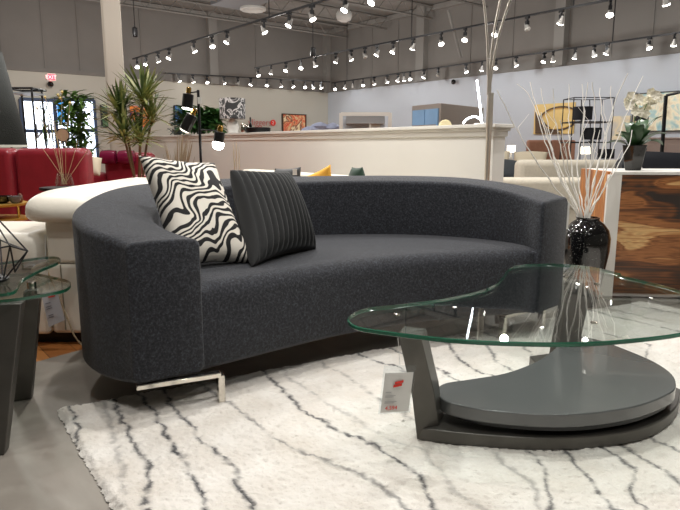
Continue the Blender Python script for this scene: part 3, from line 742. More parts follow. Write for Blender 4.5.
for i in range(25):
    y = L0 + (L1 - L0) * i / 24; f = i / 24; row = []
    zt = .715 + .075 * min(1, math.sin(min(1, f * 4 + .25) * PI / 2)) ; wx = .195 * min(1, .88 + f * 1.2)
    if i in (0, 24): zt = .705; wx *= .92
    for k in range(20):
        a = 2 * PI * k / 20; cx, sz = math.cos(a), math.sin(a)
        sx = math.copysign(abs(cx) ** .5, cx); sy = math.copysign(abs(sz) ** .68, sz)
        row.append(Vector((-1.37 + wx * sx, y, (.635 + zt) / 2 + (zt - .635) / 2 * sy)))
    P.append(row + [row[0]])
V = mb.grid([r[:20] for r in P]); 
for a, b_ in zip(V[:-1], V[1:]): mb.bm.faces.new([a[-1], a[0], b_[0], b_[-1]])
mb.bm.faces.new(V[0]); mb.bm.faces.new(V[-1]); finish(mb, 'arm_pad', white_leather, wl, world=True, smooth=True, sub=1)
mb = MB(); mb.tube([(-1.40, 2.948, .08), (-1.40, 2.947, .42)], .003, 6); finish(mb, 'seam', mat('seam_shadow', (150, 142, 124), .8), wl, world=True)
# its price tag on a cord
D1 = 2.85
q = [PD(49, 327, D1), PD(65, 320, D1 + .01), PD(57, 290, D1 + .01), PD(41, 293, D1)]
tg = thing('price_tag', 'grey swinging price tag hanging against the white leather sofa', 'tag', (q[0] + q[1]) / 2)
cm = mat('tag_grey_card', (190, 190, 196), .6); card(tg, q, .0015, cm, 'card')
mb = MB(); a, b_, c_, d_ = subq(q, .4, .82, .82, .95, Vector((0, -.003, 0))); mb.hull([a, b_, c_, d_], [p + Vector((0, -.001, 0)) for p in (a, b_, c_, d_)]); finish(mb, 'red_logo', red_ink, tg, world=True)
mb = MB()
for v in (.66, .56, .5, .3, .24):
    a, b_, c_, d_ = subq(q, .12, v, .45, v + .02, Vector((0, -.003, 0))); mb.hull([a, b_, c_, d_], [p + Vector((0, -.001, 0)) for p in (a, b_, c_, d_)])
finish(mb, 'small_print', mat('tag_print', (110, 110, 120), .6), tg, world=True)
mb = MB(); mb.tube(catmull([PD(45, 235, 2.86), PD(46, 262, 2.86), PD(50, 291, 2.86)], 10), .0015, 5); finish(mb, 'string', paper, tg, world=True)
mb = MB(); mb.tube(catmull([PD(46, 268, 2.87), PD(60, 300, 2.87), PD(70, 325, 2.87), PD(75, 337, 2.87), PZ(86, 349, .006), PZ(100, 362, .006)], 24), .004, 6)
tag(finish(mb, 'power_cord', mat('cord_beige', (170, 150, 120), .6), smooth=True), 'thin beige cord trailing down the white leather sofa to the floor', 'cord')
# ================================================================ RIGHT SIDE: VASE, BRANCHES, CABINET, ORCHID
speck = ramp_mat('speckled_black_glaze', lambda nt, tc: ramp(nt, noise(nt, tc.outputs['Object'], 130, 2).outputs['Fac'], [(0, (12, 12, 13)), (.66, (14, 14, 15)), (.72, (150, 148, 142))]), .1, coat=.6)
vp = PD(584.5, 265, 3.74); VX, VY = vp.x, vp.y
zl = PD(580, 217, VY).z
v_ = thing('floor_vase', 'tall glossy black speckled floor vase beside the wood panel cabinet', 'vase', (VX, VY, 0))
mb = MB(); mb.lathe([(.075, 0), (.085, .01), (.10, .1), (.124, .25), (.140, .36), (.142, .44), (.128, .49), (.098, .53), (.073, .548), (.068, .556), (.072, zl - .004), (.072, zl), (.06, zl), (.058, .54), (.058, .4)], seg=40, cap=False)
mb.lathe([(.0, .0), (.075, 0)], seg=40, cap=False); finish(mb, 'vase_body', speck, v_, smooth=True)
branch_m = mat('white_branch', (242, 239, 232), .7)
BR = [((497, 90), (520, 135), (553, 185), (573, 214)), ((530, 82), (541, 120), (560, 170), (576, 212)), ((541, 88), (548, 125), (556, 165), (572, 205)), ((553, 89), (555, 120), (566, 170), (577, 210)),
      ((517, 84), (532, 100), (552, 160), (574, 212)), ((569, 84), (569, 118), (571, 165), (578, 208)), ((582, 84), (584, 118), (577, 170), (581, 208)), ((588, 82), (583, 120), (586, 170), (583, 208)),
      ((592, 82), (595, 120), (590, 170), (586, 208)), ((600, 88), (601, 108), (606, 160), (584, 212)), ((611, 86), (611, 120), (595, 175), (586, 212)), ((628, 73), (617, 97), (602, 150), (587, 210)),
      ((643, 76), (630, 105), (608, 165), (589, 212)), ((632, 130), (627, 150), (606, 185), (590, 212)), ((622, 150), (612, 170), (600, 195), (588, 214)), ((541, 112), (552, 150), (560, 180), (576, 212)), ((560, 120), (565, 150), (570, 180), (579, 212)), ((600, 130), (594, 155), (588, 180), (584, 212))]
BR = sorted(BR, key=lambda b: b[0][0])
for k, b in enumerate(BR):
    dd = random.uniform(-.22, .22); pts = [PD(x, y, VY + dd * (3 - i) / 3 * (1 if i < 3 else 0)) for i, (x, y) in enumerate(b)]
    pts[-1] = Vector((VX + (pts[-1].x - VX) * .6, VY + random.uniform(-.02, .02), zl)); pts.append(Vector((VX + (pts[-1].x - VX) * .5, VY, .34)))
    c = catmull(pts, 26)
    for i in range(1, 22): c[i] = c[i] + Vector((random.uniform(-1, 1) * .005, random.uniform(-1, 1) * .005, 0))
    mb = MB(); mb.tube(c, [.0022 + .0028 * i / 25 for i in range(26)], 6)
    if k % 3 == 0: mb.tube([c[7], c[7] + Vector((random.choice((-1, 1)) * .03, 0, .07)), c[7] + Vector((random.choice((-1, 1)) * .035, .01, .15))], [.002, .0017, .001], 5)
    tag(finish(mb, 'branch', branch_m, smooth=True), 'bare white branch in the black floor vase, ' + ORD[k] + ' from the left by its tip', 'branch', 'white branches in the black vase')
def wood(stops, rot, sc):
    def f(nt, tc):
        g = nt.nodes.new('ShaderNodeNewGeometry'); v = mapping(nt, g.outputs['Position'], sc, rot, (.3, .1, .2))
        n0 = noise(nt, v, 1.6, 2, 1.1, .5)
        n1 = noise(nt, mapping(nt, g.outputs['Position'], (sc[0] * .6, sc[1] * .6, sc[2] * 7)), 3.2, 4, .6)
        m_ = nt.nodes.new('ShaderNodeMath'); m_.operation = 'MULTIPLY_ADD'; m_.inputs[1].default_value = .3; nt.links.new(n1.outputs['Fac'], m_.inputs[0])
        k_ = nt.nodes.new('ShaderNodeMath'); k_.operation = 'MULTIPLY'; k_.inputs[1].default_value = .72; nt.links.new(n0.outputs['Fac'], k_.inputs[0]); nt.links.new(k_.outputs[0], m_.inputs[2])
        return ramp(nt, m_.outputs[0], stops)
    return f
def wood2(vertical):
    def f(nt, tc):
        g = nt.nodes.new('ShaderNodeNewGeometry'); P = g.outputs['Position']
        sc = (.75, .75, 3.2) if not vertical else (5, 4, .5)
        big = noise(nt, mapping(nt, P, sc, (0, 0, 0), (.35, 0, .15)), 1.9, 1, .9, .4)
        w = nt.nodes.new('ShaderNodeMath'); w.operation = 'MULTIPLY'; w.inputs[1].default_value = 55; nt.links.new(big.outputs['Fac'], w.inputs[0])
        sn = nt.nodes.new('ShaderNodeMath'); sn.operation = 'SINE'; nt.links.new(w.outputs[0], sn.inputs[0])
        fine = noise(nt, mapping(nt, P, (sc[0] * .7, sc[1] * .7, sc[2] * 5) if not vertical else (30, 30, 1)), 5, 4, .2, .6)
        a = nt.nodes.new('ShaderNodeMath'); a.operation = 'MULTIPLY_ADD'; a.inputs[1].default_value = .035; nt.links.new(sn.outputs[0], a.inputs[0]); nt.links.new(big.outputs['Fac'], a.inputs[2])
        b = nt.nodes.new('ShaderNodeMath'); b.operation = 'MULTIPLY_ADD'; b.inputs[1].default_value = .34; nt.links.new(fine.outputs['Fac'], b.inputs[0]); nt.links.new(a.outputs[0], b.inputs[2])
        st = [(.50, (54, 46, 42)), (.57, (90, 58, 38)), (.63, (132, 84, 50)), (.68, (170, 112, 66)), (.72, (120, 74, 42)), (.77, (184, 128, 78)), (.82, (222, 184, 126)), (.88, (140, 90, 54))] if not vertical else [(.52, (140, 82, 38)), (.63, (204, 132, 68)), (.71, (160, 94, 44)), (.8, (226, 164, 98))]
        return ramp(nt, b.outputs[0], st)
    return f
wood_f = ramp_mat('figured_wood_front', wood2(False), .4)
wood_s = ramp_mat('figured_wood_side', wood2(True), .4)
cabx0 = PD(600, 285, 3.92).x; caby = 3.92; ch = .843
cab = thing('wood_cabinet', 'white framed cabinet with figured brown wood panels at the right edge', 'cabinet', (cabx0 + .6, caby + .3, 0), -.1)
CM = Matrix.Translation((cabx0, caby, 0)) @ Matrix.Rotation(-.1, 4, 'Z')
def cbox(nm, x0, x1, y0, y1, z0, z1, m, bv=.002, par=None):
    mb = MB(); mb.box(((x0 + x1) / 2, (y0 + y1) / 2, (z0 + z1) / 2), (x1 - x0, y1 - y0, z1 - z0)); mb.bm.transform(CM); return finish(mb, nm, m, par or cab, world=True, bevel=bv)
cbox('top', .03, 1.3, 0, .62, ch - .02, ch, white_paint)
cbox('frame_post', 0, .085, 0, .03, .0, ch - .0205, white_paint)
cbox('frame_post', 1.2, 1.3, 0, .03, .0, ch - .02, white_paint)
cbox('bottom', 0.02, 1.28, .03, .62, .03, .06, white_paint)
cbox('front_panel', .085, 1.2, .004, .028, .03, ch - .02, wood_f)
cbox('side_panel', .002, .03, .03, .62, .03, ch, wood_s)
cbox('side_panel', 1.27, 1.3, .03, .62, .03, ch - .02, wood_s)
cbox('back_panel', .03, 1.27, .60, .62, .06, ch - .02, white_paint)
# orchid
op = CM @ Vector((.36, .3, ch)); op = Vector((op.x - .12, op.y - .03, ch))
orc = thing('potted_orchid', 'cream orchid with broad green leaves in a black tapered pot on the cabinet', 'orchid', op)
sc_ = op.y / 600
mb = MB(); mb.lathe([(.055, 0), (.062, .02), (.085, .16), (.088, .17), (.078, .17), (.072, .14), (0.001, .14)], seg=6, cap=True); finish(mb, 'pot', black_gloss, orc, bevel=.004)
def leaf_blade(mb, base, tip, w, droop=.3, n=8, wid=None):
    base = Vector(base); tip = Vector(tip); d = tip - base; side = d.cross(Vector((0, 0, 1)))
    side = side.normalized() if side.length > 1e-4 else Vector((1, 0, 0)); rows = []
    for i in range(n + 1):
        t = i / n; p = base.lerp(tip, t) + Vector((0, 0, 4 * t * (1 - t) * droop * d.length * .5))
        ww = w * (math.sin(PI * min(1, t * .93 + .07)) ** .7 if wid is None else wid(t)); rows.append([p - side * ww, p - Vector((0, 0, ww * .35)), p + side * ww])
    V = mb.grid(rows)
for k in range(11):
    a = k * 2 * PI / 11 + .3; r = random.uniform(.12, .24); h = random.uniform(.16, .36)
    mb = MB(); leaf_blade(mb, (0.01 * math.cos(a), .01 * math.sin(a), .14), (r * math.cos(a), r * math.sin(a), h), .042, .5); finish(mb, 'leaf', mat('orchid_leaf', (40, 72, 38), .35, var=.3, vscale=20), orc, smooth='all')
petal = mat('orchid_petal', (250, 244, 226), .6)
for s_i, (dx, top) in enumerate(((.015, .50), (-.02, .47))):
    path = catmull([Vector((0, 0, .14)), Vector((dx, 0, .32)), Vector((dx * 2 + .02, -.02, top - .05)), Vector((dx + .06 * (1 if s_i == 0 else -1), -.04, top)), Vector((dx + .09 * (1 if s_i == 0 else -1), -.06, top - .05))], 20)
    mb = MB(); mb.tube(path, .003, 5); finish(mb, 'stem', leaf, orc)
    for k in range(9):
        c = path[11 + k] + Vector((random.uniform(-.03, .03), random.uniform(-.02, .02), random.uniform(-.02, .035))); mb = MB()
        for j in range(5):
            a = j * 2 * PI / 5 + k; t = c + Vector((math.cos(a) * .036, -.012, math.sin(a) * .036)); sd = Vector((-math.sin(a), 0, math.cos(a))) * .017
            m0_ = c.lerp(t, .6); mb.faces([c, m0_ + sd, t, m0_ - sd, m0_ + Vector((0, .006, 0))], [[0, 1, 4], [1, 2, 4], [2, 3, 4], [3, 0, 4]])
        finish(mb, 'flower', petal, orc)
# ================================================================ STEEL ARC FLOOR LAMP
lp = PD(487, 175, 4.5); LX, LY = lp.x, 4.5
al = thing('arc_floor_lamp', 'brushed steel floor lamp whose pole splits into three thin arms', 'floor lamp', (LX, LY, 0))
mb = MB(); mb.lathe([(.17, 0), (.17, .02), (.16, .028), (.03, .035)], seg=32); finish(mb, 'base', nickel, al, smooth=True)
zs = PD(488, 93, LY).z
mb = MB(); mb.lathe([(.019, .03), (.019, zs - .28), (.024, zs - .27), (.024, zs)], seg=16); finish(mb, 'pole', nickel, al, smooth=True)
for k, (xa, xb, xc) in enumerate(((487.5, 487, 483.5), (489, 493, 500.5), (490.5, 498, 510.5))):
    pts = [PD(xa, 95, LY), PD(xa + .5, 80, LY), PD(xb, 40, LY), PD(xc, 0, LY), PD(xc + (-6, 12, 18)[k], -40, LY - .05), PD(xc + (-40, 40, 70)[k], -66, LY - .15), PD(xc + (-70, 66, 115)[k], -50, LY - .25)]
    pts = [Vector((p.x - LX, p.y - LY + (k - 1) * .004, p.z)) for p in pts]
    mb = MB(); c = catmull(pts, 40); mb.tube(c, .0085, 8); arm = finish(mb, 'arm', nickel, al, smooth=True)
    mb = MB(); mb.lathe([(.015, .06), (.05, .03), (.075, -.03), (.08, -.06)], c[-1] + Vector((0, 0, -.05)), 18, cap=False); sd_ = finish(mb, 'lamp_shade', nickel, arm, smooth=True)
# LED lamp and small things on the partition
led = mat('led_white_light', (255, 255, 255), .5, emit=(235, 245, 255), estr=7)
p0 = on_part(480, .08); y_ = p0.y
ld = thing('led_table_lamp', 'glowing white LED loop lamp standing on the partition next to the steel pole', 'lamp', p0)
mb = MB(); mb.lathe([(.05, 0), (.05, .012)], seg=20); finish(mb, 'base', white_paint, ld, smooth=True)
tp = PD(477, 80, y_) - p0; bt = PD(482, 122, y_) - p0
mb = MB(); mb.tube([Vector((bt.x, 0, .012)), Vector((tp.x, 0, tp.z))], .008, 8); finish(mb, 'light_bar', led, ld, smooth=True)
a = [PD(x, y, y_) - p0 for x, y in ((463, 124), (467, 119), (474, 116.5), (480, 119), (482, 123))]
mb = MB(); mb.tube(catmull([Vector((q.x, 0, max(.012, q.z))) for q in a], 16), .007, 8); finish(mb, 'light_arc', led, ld, smooth=True)
p0 = on_part(445, .09); R_ = .055
mb = MB(); pts = [(p0.x + R_ * math.cos(t), p0.z + R_ * math.sin(t)) for t in [PI * k / 16 for k in range(17)]]
vs = [(x, p0.y - .03, z) for x, z in pts] + [(x, p0.y + .03, z) for x, z in pts]
mb.faces(vs, [list(range(17)), list(range(17, 34))[::-1]] + [[k, (k + 1) % 17, 17 + (k + 1) % 17, 17 + k] for k in range(17)])
tag(finish(mb, 'domed_ornament', mat('ornament_cream', (214, 200, 158), .6), bevel=.004), 'small cream half-round ornament on the partition beside the blue glass cabinet', 'ornament')
# big cabinet with blue glass, seen over the partition
cb = PD(441, 103, 8.5)
gc = thing('glass_cabinet', 'tall taupe cabinet with blue glass doors seen over the partition', 'cabinet', (cb.x, cb.y, 0))
lf = PD(412, 106, 9.1); rt_ = PD(484, 107, 9.5); zt = cb.z
taupe = mat('taupe_paint', (146, 136, 128), .7)
a = Vector((cb.x, cb.y, 0)); b_ = Vector((lf.x, lf.y, 0)); c_ = Vector((rt_.x, rt_.y, 0)); d_ = b_ + c_ - a
mb = MB(); mb.prism([(p.x, p.y) for p in (a, c_, d_, b_)], .0, zt); finish(mb, 'carcass', taupe, gc, world=True, bevel=.01)
bluegl = mat('blue_glass_door', (120, 160, 200), .35, var=.1, vscale=3)
ln = (b_ - a); nn = Vector((-abs(ln.y), -abs(ln.x), 0)).normalized(); nn = Vector((ln.y, -ln.x, 0)).normalized(); nn = nn if nn.y < 0 else -nn
for k in range(2):
    s0 = a + ln * (.06 + .45 * k); s1 = a + ln * (.49 + .45 * k)
    mb = MB(); mb.prism([(p.x, p.y) for p in (s0, s1, s1 + nn * .02, s0 + nn * .02)], .1, zt - .07); finish(mb, 'glass_door', bluegl, gc, world=True)
for k, z in enumerate((zt - .3, zt - .55)):
    s0 = a + ln * .1; s1 = a + ln * .93; mb = MB(); mb.prism([(p.x, p.y) for p in (s0, s1, s1 + nn * .026, s0 + nn * .026)], z, z + .015); finish(mb, 'glazing_bar', taupe, gc, world=True)
# white framed open display unit at x 342-390
wa = PD(341, 116, 12); wb = PD(390, 113, 12)
wu = thing('display_frame', 'white framed grey display niche seen over the middle of the partition', 'display', ((wa.x + wb.x) / 2, 12.3, 0))
zt = wb.z; steel = mat('niche_grey', (190, 196, 204), .5, .2)
mb = MB(); mb.box(((wa.x + wb.x) / 2, 12.6, zt / 2 - .03), (wb.x - wa.x - .1, .04, zt - .1)); finish(mb, 'back_panel', steel, wu, world=True)
for x in (wa.x, wb.x):
    mb = MB(); mb.box((x, 12.0, zt / 2), (.07, .07, zt)); finish(mb, 'post', white_paint, wu, world=True)
mb = MB(); mb.box(((wa.x + wb.x) / 2, 12.02, zt - .02), (wb.x - wa.x, .07, .07)); finish(mb, 'top_rail', white_paint, wu, world=True)
mb = MB(); mb.box((wb.x - .28, 12.3, zt / 2 - .04), (.04, .55, zt - .1), rz=-.4); finish(mb, 'side_panel', mat('niche_light', (222, 220, 210), .6), wu, world=True)
mb = MB(); mb.box(((wa.x + wb.x) / 2, 12.3, zt - .13), (wb.x - wa.x - .2, .6, .14)); finish(mb, 'canopy', mat('niche_dark', (160, 162, 164), .6), wu, world=True)
mb = MB(); p = PD(318, 127.5, 14); 
for k in range(9): mb.lathe([(.001, .1), (.13, .05), (.17, 0), (.1, -.1)], (p.x - .22 + k * .07, 14 + random.uniform(-.1, .1), p.z - .02 + random.uniform(-.05, .06)), 8)
mb.box((p.x + .05, 14.1, (p.z - .08) / 2), (.8, .5, p.z - .08)); tag(finish(mb, 'bedding_stand', mat('bedding_blue', (160, 166, 190), .9, var=.1, vscale=10), smooth=True), 'crumpled pale blue bedding piled on a stand by the far corner', 'bedding')
# ================================================================ ART ON THE WALLS
def art(name, label, wall, x0, y0, x1, y1, m, frame=None, off=.04, cat='painting'):
    xm, ym = (x0 + x1) / 2, (y0 + y1) / 2; p = wall_hit(xm, ym, wall, .02); zb = wall_hit(xm, y1, wall).z
    r_ = thing(name, label, cat, (p.x, p.y, zb)); mb = MB(); wall_rect(mb, wall, x0, y0, x1, y1, .002, off); finish(mb, 'canvas', m, r_, world=True)
    if frame:
        mb = MB(); w = .5
        for q in ((x0 - w, y0 - w, x1 + w, y0 + w), (x0 - w, y1 - w, x1 + w, y1 + w), (x0 - w, y0, x0 + w, y1), (x1 - w, y0, x1 + w, y1)): wall_rect(mb, wall, *q, .002, off + .02)
        finish(mb, 'frame', frame, r_, world=True)
    return r_
def blotch(stops, sc, dist=1.5, rot=(0, 0, 0)):
    def f(nt, tc):
        g = nt.nodes.new('ShaderNodeNewGeometry'); v = mapping(nt, g.outputs['Position'], (1, 1, 1), rot); n_ = noise(nt, v, sc, 3, dist, .6); return ramp(nt, n_.outputs['Fac'], stops)
    return f
flor = ramp_mat('red_floral_paint', blotch([(.3, (60, 90, 60)), (.38, (230, 200, 150)), (.46, (214, 60, 40)), (.52, (236, 170, 120)), (.58, (120, 40, 36)), (.64, (240, 222, 180))], 1.7), .7)
art('floral_painting', 'small red and cream floral painting on the beige far wall', 'L', 282, 114.5, 305, 132, flor, mat('dark_wood_frame', (70, 50, 36), .6))
absm = ramp_mat('abstract_teal_paint', blotch([(.3, (110, 165, 185)), (.42, (180, 205, 200)), (.5, (238, 228, 200)), (.6, (206, 190, 160)), (.68, (240, 232, 214))], 2.4, .6), .7)
art('abstract_painting', 'large cream and teal abstract painting on the far wall at the right edge', 'R', 634, 92, 700, 131, absm, mat('thin_dark_frame', (60, 62, 58), .6))
art('abstract_canvas', 'small pale cream abstract canvas left of the large teal painting', 'R', 612, 116, 630, 140, ramp_mat('cream_abstract', blotch([(.35, (178, 182, 186)), (.55, (220, 206, 172)), (.7, (232, 220, 190))], 2.5), .7))
goldm = mat('gold_canvas', (214, 184, 116), .6, var=.1, vscale=4)
ring = art('ring_painting', 'golden canvas with a dark swirling ring on the blue-grey far wall', 'R', 535, 103.5, 575, 134, goldm)
dk = mat('ring_dark_brown', (74, 50, 24), .5); ylw = mat('ring_gold_light', (196, 150, 60), .5)
cx, cy = 559, 118.5
for (rx, ry, w, mm, o_) in ((19, 11.5, 2.2, dk, .05), (17.8, 10.2, .8, ylw, .056)):
    mb = MB(); rows = []
    for k in range(49):
        t = 2 * PI * k / 48; row = []
        for e in (-w / 2, w / 2):
            x = min(574.5, cx + (rx + e) * math.cos(t)); y = cy + (ry + e * .8) * math.sin(t) + (x - cx) * -.12
            row.append(wall_hit(x, min(133.5, max(104, y)), 'R', o_))
        rows.append(row)
    mb.grid(rows); b_ = mb.bm; bmesh.ops.remove_doubles(b_, verts=b_.verts, dist=1e-5); f_ = finish(mb, 'ring_band', mm, ring, world=True)
    mo = f_.modifiers.new('s', 'SOLIDIFY'); mo.thickness = .006
mb = MB(); rows = [[wall_hit(x, y, 'R', .05) for y in ys] for x, ys in ((535.3, (112, 133.7)), (540, (117, 133.7)), (546, (124, 133.7)), (552, (129, 133.7)), (560, (132.5, 133.7)))]
mb.grid(rows); f_ = finish(mb, 'corner_swirl', dk, ring, world=True); mo = f_.modifiers.new('s', 'SOLIDIFY'); mo.thickness = .006
dkg = ramp_mat('dark_green_art', blotch([(.35, (20, 26, 40)), (.5, (40, 84, 44)), (.65, (120, 150, 110))], 4), .5)
art('dark_picture', 'narrow dark green framed picture on the wall left of the column', 'L', 101, 105, 109, 127, dkg, black_metal, cat='picture')
colr_ = ramp_mat('blue_orange_art', blotch([(.3, (30, 50, 140)), (.45, (60, 80, 180)), (.52, (230, 120, 40)), (.6, (240, 150, 60)), (.66, (210, 216, 220))], 2.6), .6)
art('colourful_picture', 'blue and orange picture on the wall behind the tall spiky plant', 'L', 130, 106, 150, 127, colr_, cat='picture')
art('blue_poster', 'small bright blue poster on the wall behind the three-headed floor lamp', 'L', 174, 106, 184, 124, ramp_mat('blue_poster_art', blotch([(.4, (30, 100, 190)), (.55, (50, 130, 215)), (.7, (180, 205, 230))], 3), .5), black_metal, cat='poster')
sg = thing('wall_sign', 'faint red shop lettering with a red round emblem on the beige wall', 'sign', wall_hit(258, 128, 'L', .03))
text_mesh('lettering', 'vliggers', .3, mat('faint_red_letters', (186, 112, 108), .7), sg, frame_z(wall_hit(260, 122.6, 'L', .03), -UL, UR))
p = wall_hit(273, 122.8, 'L', .03); Mq = frame_z(p, -UL, UR)
mb = MB(); mb.lathe([(.1, 0), (.1, .02)], seg=28, M=None); mb.bm.transform(Mq); finish(mb, 'round_emblem', red_ink, sg, world=True)
text_mesh('emblem_mark', '2', .15, paper, sg, frame_z(wall_hit(273, 122.8, 'L', .055), -UL, UR))
# ================================================================ RIGHT BACKGROUND FURNITURE
def sofa_block(name, label, x0, x1, y, ztop, m, rz=0, depth=.95, facing=1, group=None, cush=2, base=black_metal, arms=True):
    """a sofa: base, back cushions, arms, feet; x0..x1 world at depth y, facing +1 = seat away from the viewer"""
    c = Vector(((x0 + x1) / 2, y, 0)); W = abs(x1 - x0); r_ = thing(name, label, 'sofa', c, rz, group); f = facing
    def bx(nm, cx, cy, cz, sx, sy, sz, bv): mb = MB(); mb.box((cx, cy * f, cz), (sx, sy, sz)); finish(mb, nm, m, r_, bevel=bv, seg=4)
    bx('sofa_base', 0, depth / 2, .23, W, depth, .30, .03)
    bx('back', 0, .11, (ztop + .08) / 2 - .01, W, .22, ztop - .1, .06)
    for k in range(cush):
        w = (W - .36) / cush; bx('seat_cushion', -W / 2 + .18 + w * (k + .5), .58, .42, w - .01, .7, .14, .05)
    if arms:
        for s in (-1, 1): bx('arm', s * (W / 2 - .09), depth / 2, .35, .18, depth, .5, .05)
    for s in (-1, 1):
        for t in (.08, depth - .08): mb = MB(); mb.lathe([(.02, 0), (.03, .085)], (s * (W / 2 - .1), t * f, 0), 10); finish(mb, 'foot', base, r_)
    return r_
x0, x1 = PD(519, 170, 6.3).x, PD(625, 170, 6.3).x
sofa_block('cream_sofa', 'cream upholstered sofa seen from behind, behind the white branches', x0, x1, 6.3, PD(560, 158, 6.3).z, cream_fabric, rz=0)
x0, x1 = PD(497, 182, 5.5).x, PD(610, 182, 5.5).x
r_ = thing('low_bench', 'long low cream upholstered bench just behind the charcoal sofa back', 'bench', ((x0 + x1) / 2, 5.55, 0))
zt = PD(540, 179.5, 5.5).z; mb = MB(); mb.box((0, .2, zt - .14), (x1 - x0, .45, .28)); finish(mb, 'cushion', cream_fabric, r_, bevel=.04, seg=4)
mb = MB(); mb.box((0, .2, zt / 2 - .1), (x1 - x0 - .06, .4, zt - .3)); finish(mb, 'base', cream_fabric, r_, bevel=.01)
x0, x1 = PD(489, 160, 8.2).x, PD(562, 160, 8.2).x
sofa_block('cream_sofa', 'pale cream sofa farther back with dark and cream cushions on it', x0, x1, 8.2, PD(520, 157, 8.2).z - .12, cream_fabric, rz=0, facing=-1)
y = 7.75
def cush_px(label, pts, y, th, m, group=None):
    return cushion('cushion', label, [PD(px, py, y + dy) for (px, py, dy) in pts], th, m, n=14, group=group)
dkc = mat('charcoal_cushion', (44, 48, 52), .9, var=.15, vscale=50)
cush_px('cream cushion leaning at the left end of the far cream sofa', [(493, 172, -.3), (508, 168, -.3), (510, 151, 0), (490, 153, 0)], 7.8, .14, mat('cushion_linen', (212, 200, 176), .9))
cush_px('wide cream cushion right of the dark cushion on the far cream sofa', [(512, 172, -.3), (545, 172, -.3), (548, 152, 0), (514, 152, 0)], 7.85, .14, mat('cushion_oat', (206, 194, 170), .9))
cush_px('dark grey cushion lying on the far cream sofa beside the partition end', [(490, 180, -.3), (521, 179, -.3), (524, 163, .1), (492, 160, .1)], 7.0, .16, dkc)
# bed with leather headboard
y = 10.0; hb = PD(551, 140, y); bw = PD(575, 150, y).x - PD(527, 150, y).x
bd = thing('bed', 'bed with brown leather headboard below the golden ring painting', 'bed', (hb.x, y, 0)); bl = mat('brown_leather', (158, 112, 90), .5, var=.15, vscale=10)
for k in range(2):
    w = bw / 2; mb = MB(); mb.box((-bw / 2 + w * (k + .5), 0, hb.z / 2), (w - .006, .12, hb.z)); finish(mb, 'headboard_panel', bl, bd, bevel=.03, seg=3)
mb = MB(); mb.box((0, 1.0, .35), (bw, 1.9, .3)); finish(mb, 'mattress', white_paint, bd, bevel=.06, seg=3)
mb = MB(); mb.box((0, 1.0, .12), (bw + .06, 1.95, .2)); finish(mb, 'bed_frame', bl, bd, bevel=.02)
lampglow = mat('lit_lamp_shade', (250, 246, 236), .8, emit=(255, 246, 228), estr=1.6)
for (x, yb, D, w, lab) in ((511, 152.5, 9.55, 8, 'small lit white table lamp left of the leather headboard'), (585.5, 154, 9.55, 10, 'lit white drum table lamp right of the leather headboard')):
    p = PD(x, yb, D); s = D / 600; hz = 7 * s
    ns = thing('nightstand', 'low white nightstand under the ' + lab, 'nightstand', (p.x, p.y, 0)); zt = p.z - .22
    mb = MB(); mb.box((0, 0, zt / 2 + .04), (.45, .4, zt - .08)); finish(mb, 'body', white_paint, ns, bevel=.01)
    mb = MB(); mb.box((0, -.205, zt * .6), (.4, .015, zt * .4)); finish(mb, 'drawer', cream_fabric, ns, bevel=.004)
    t = thing('table_lamp', lab, 'lamp', (p.x, p.y, zt))
    mb = MB(); mb.lathe([(.06, 0), (.03, .03), (.05, .1), (.012, .17), (.012, .24)], seg=14); finish(mb, 'base', white_paint, t, smooth=True)
    mb = MB(); mb.lathe([(w * s / 2, .22), (w * s / 2, .22 + hz)], seg=20); finish(mb, 'lamp_shade', lampglow, t, smooth=True)
# black metal shelf unit with black lamps
y = 8.8
def shelf_unit():
    a = PD(574, 97.5, y); b = PD(614, 101, y); W = b.x - a.x; H = a.z
    r_ = thing('metal_shelf_unit', 'open black metal shelving with black drum lamps on glass shelves', 'shelf', ((a.x + b.x) / 2, y, 0))
    for sx in (-1, 1):
        for sy in (0, .4):
            mb = MB(); mb.tube([(sx * W / 2, sy, 0), (sx * W / 2, sy, H)], .008, 6); finish(mb, 'post', black_metal, r_)
    mb = MB(); mb.tube([(0.05, .4, 0), (-.02, .4, H)], .008, 6); mb.tube([(.2, .4, H * .4), (.1, .4, H)], .008, 6); finish(mb, 'brace', black_metal, r_)
    hs = [PD(594, yy, y).z for yy in (122, 142.5, 161)] + [.2, H]
    for h in hs:
        mb = MB()
        for q in (((-W / 2, 0, h), (W / 2, 0, h)), ((-W / 2, .4, h), (W / 2, .4, h)), ((-W / 2, 0, h), (-W / 2, .4, h)), ((W / 2, 0, h), (W / 2, .4, h))): mb.tube(q, .007, 6)
        finish(mb, 'rail', black_metal, r_)
        if h != H: mb = MB(); mb.box((0, .2, h + .006), (W, .4, .01)); finish(mb, 'shelf_board', mat('shelf_black', (60, 60, 62), .4), r_)
    for (x0, x1, y0, y1, h, lab) in ((573.5, 592, 107, 119.5, hs[0], 'top'), (583, 601, 128, 139.5, hs[1], 'middle'), (599, 614, 149, 158.5, hs[2], 'bottom')):
        p = PD((x0 + x1) / 2, (y0 + y1) / 2, y + .2); s = y / 600; w = (x1 - x0) * s; z0 = p.z - (y1 - y0) * s / 2; z1 = p.z + (y1 - y0) * s / 2
        t = thing('drum_lamp', 'black drum shade lamp standing on the ' + lab + ' shelf of the metal unit', 'lamp', (p.x, p.y, h + .011), 0, 'drum lamps on the shelving')
        mb = MB(); mb.lathe([(w / 2, z0 - h - .011), (w / 2, z1 - h - .011)], seg=24); finish(mb, 'lamp_shade', mat('black_shade', (26, 28, 34), .8), t, smooth=True)
        mb = MB(); mb.lathe([(.05, 0), (.05, .01), (.012, .015), (.012, z0 - h)], seg=12); finish(mb, 'base', black_metal, t, smooth=True)
shelf_unit()
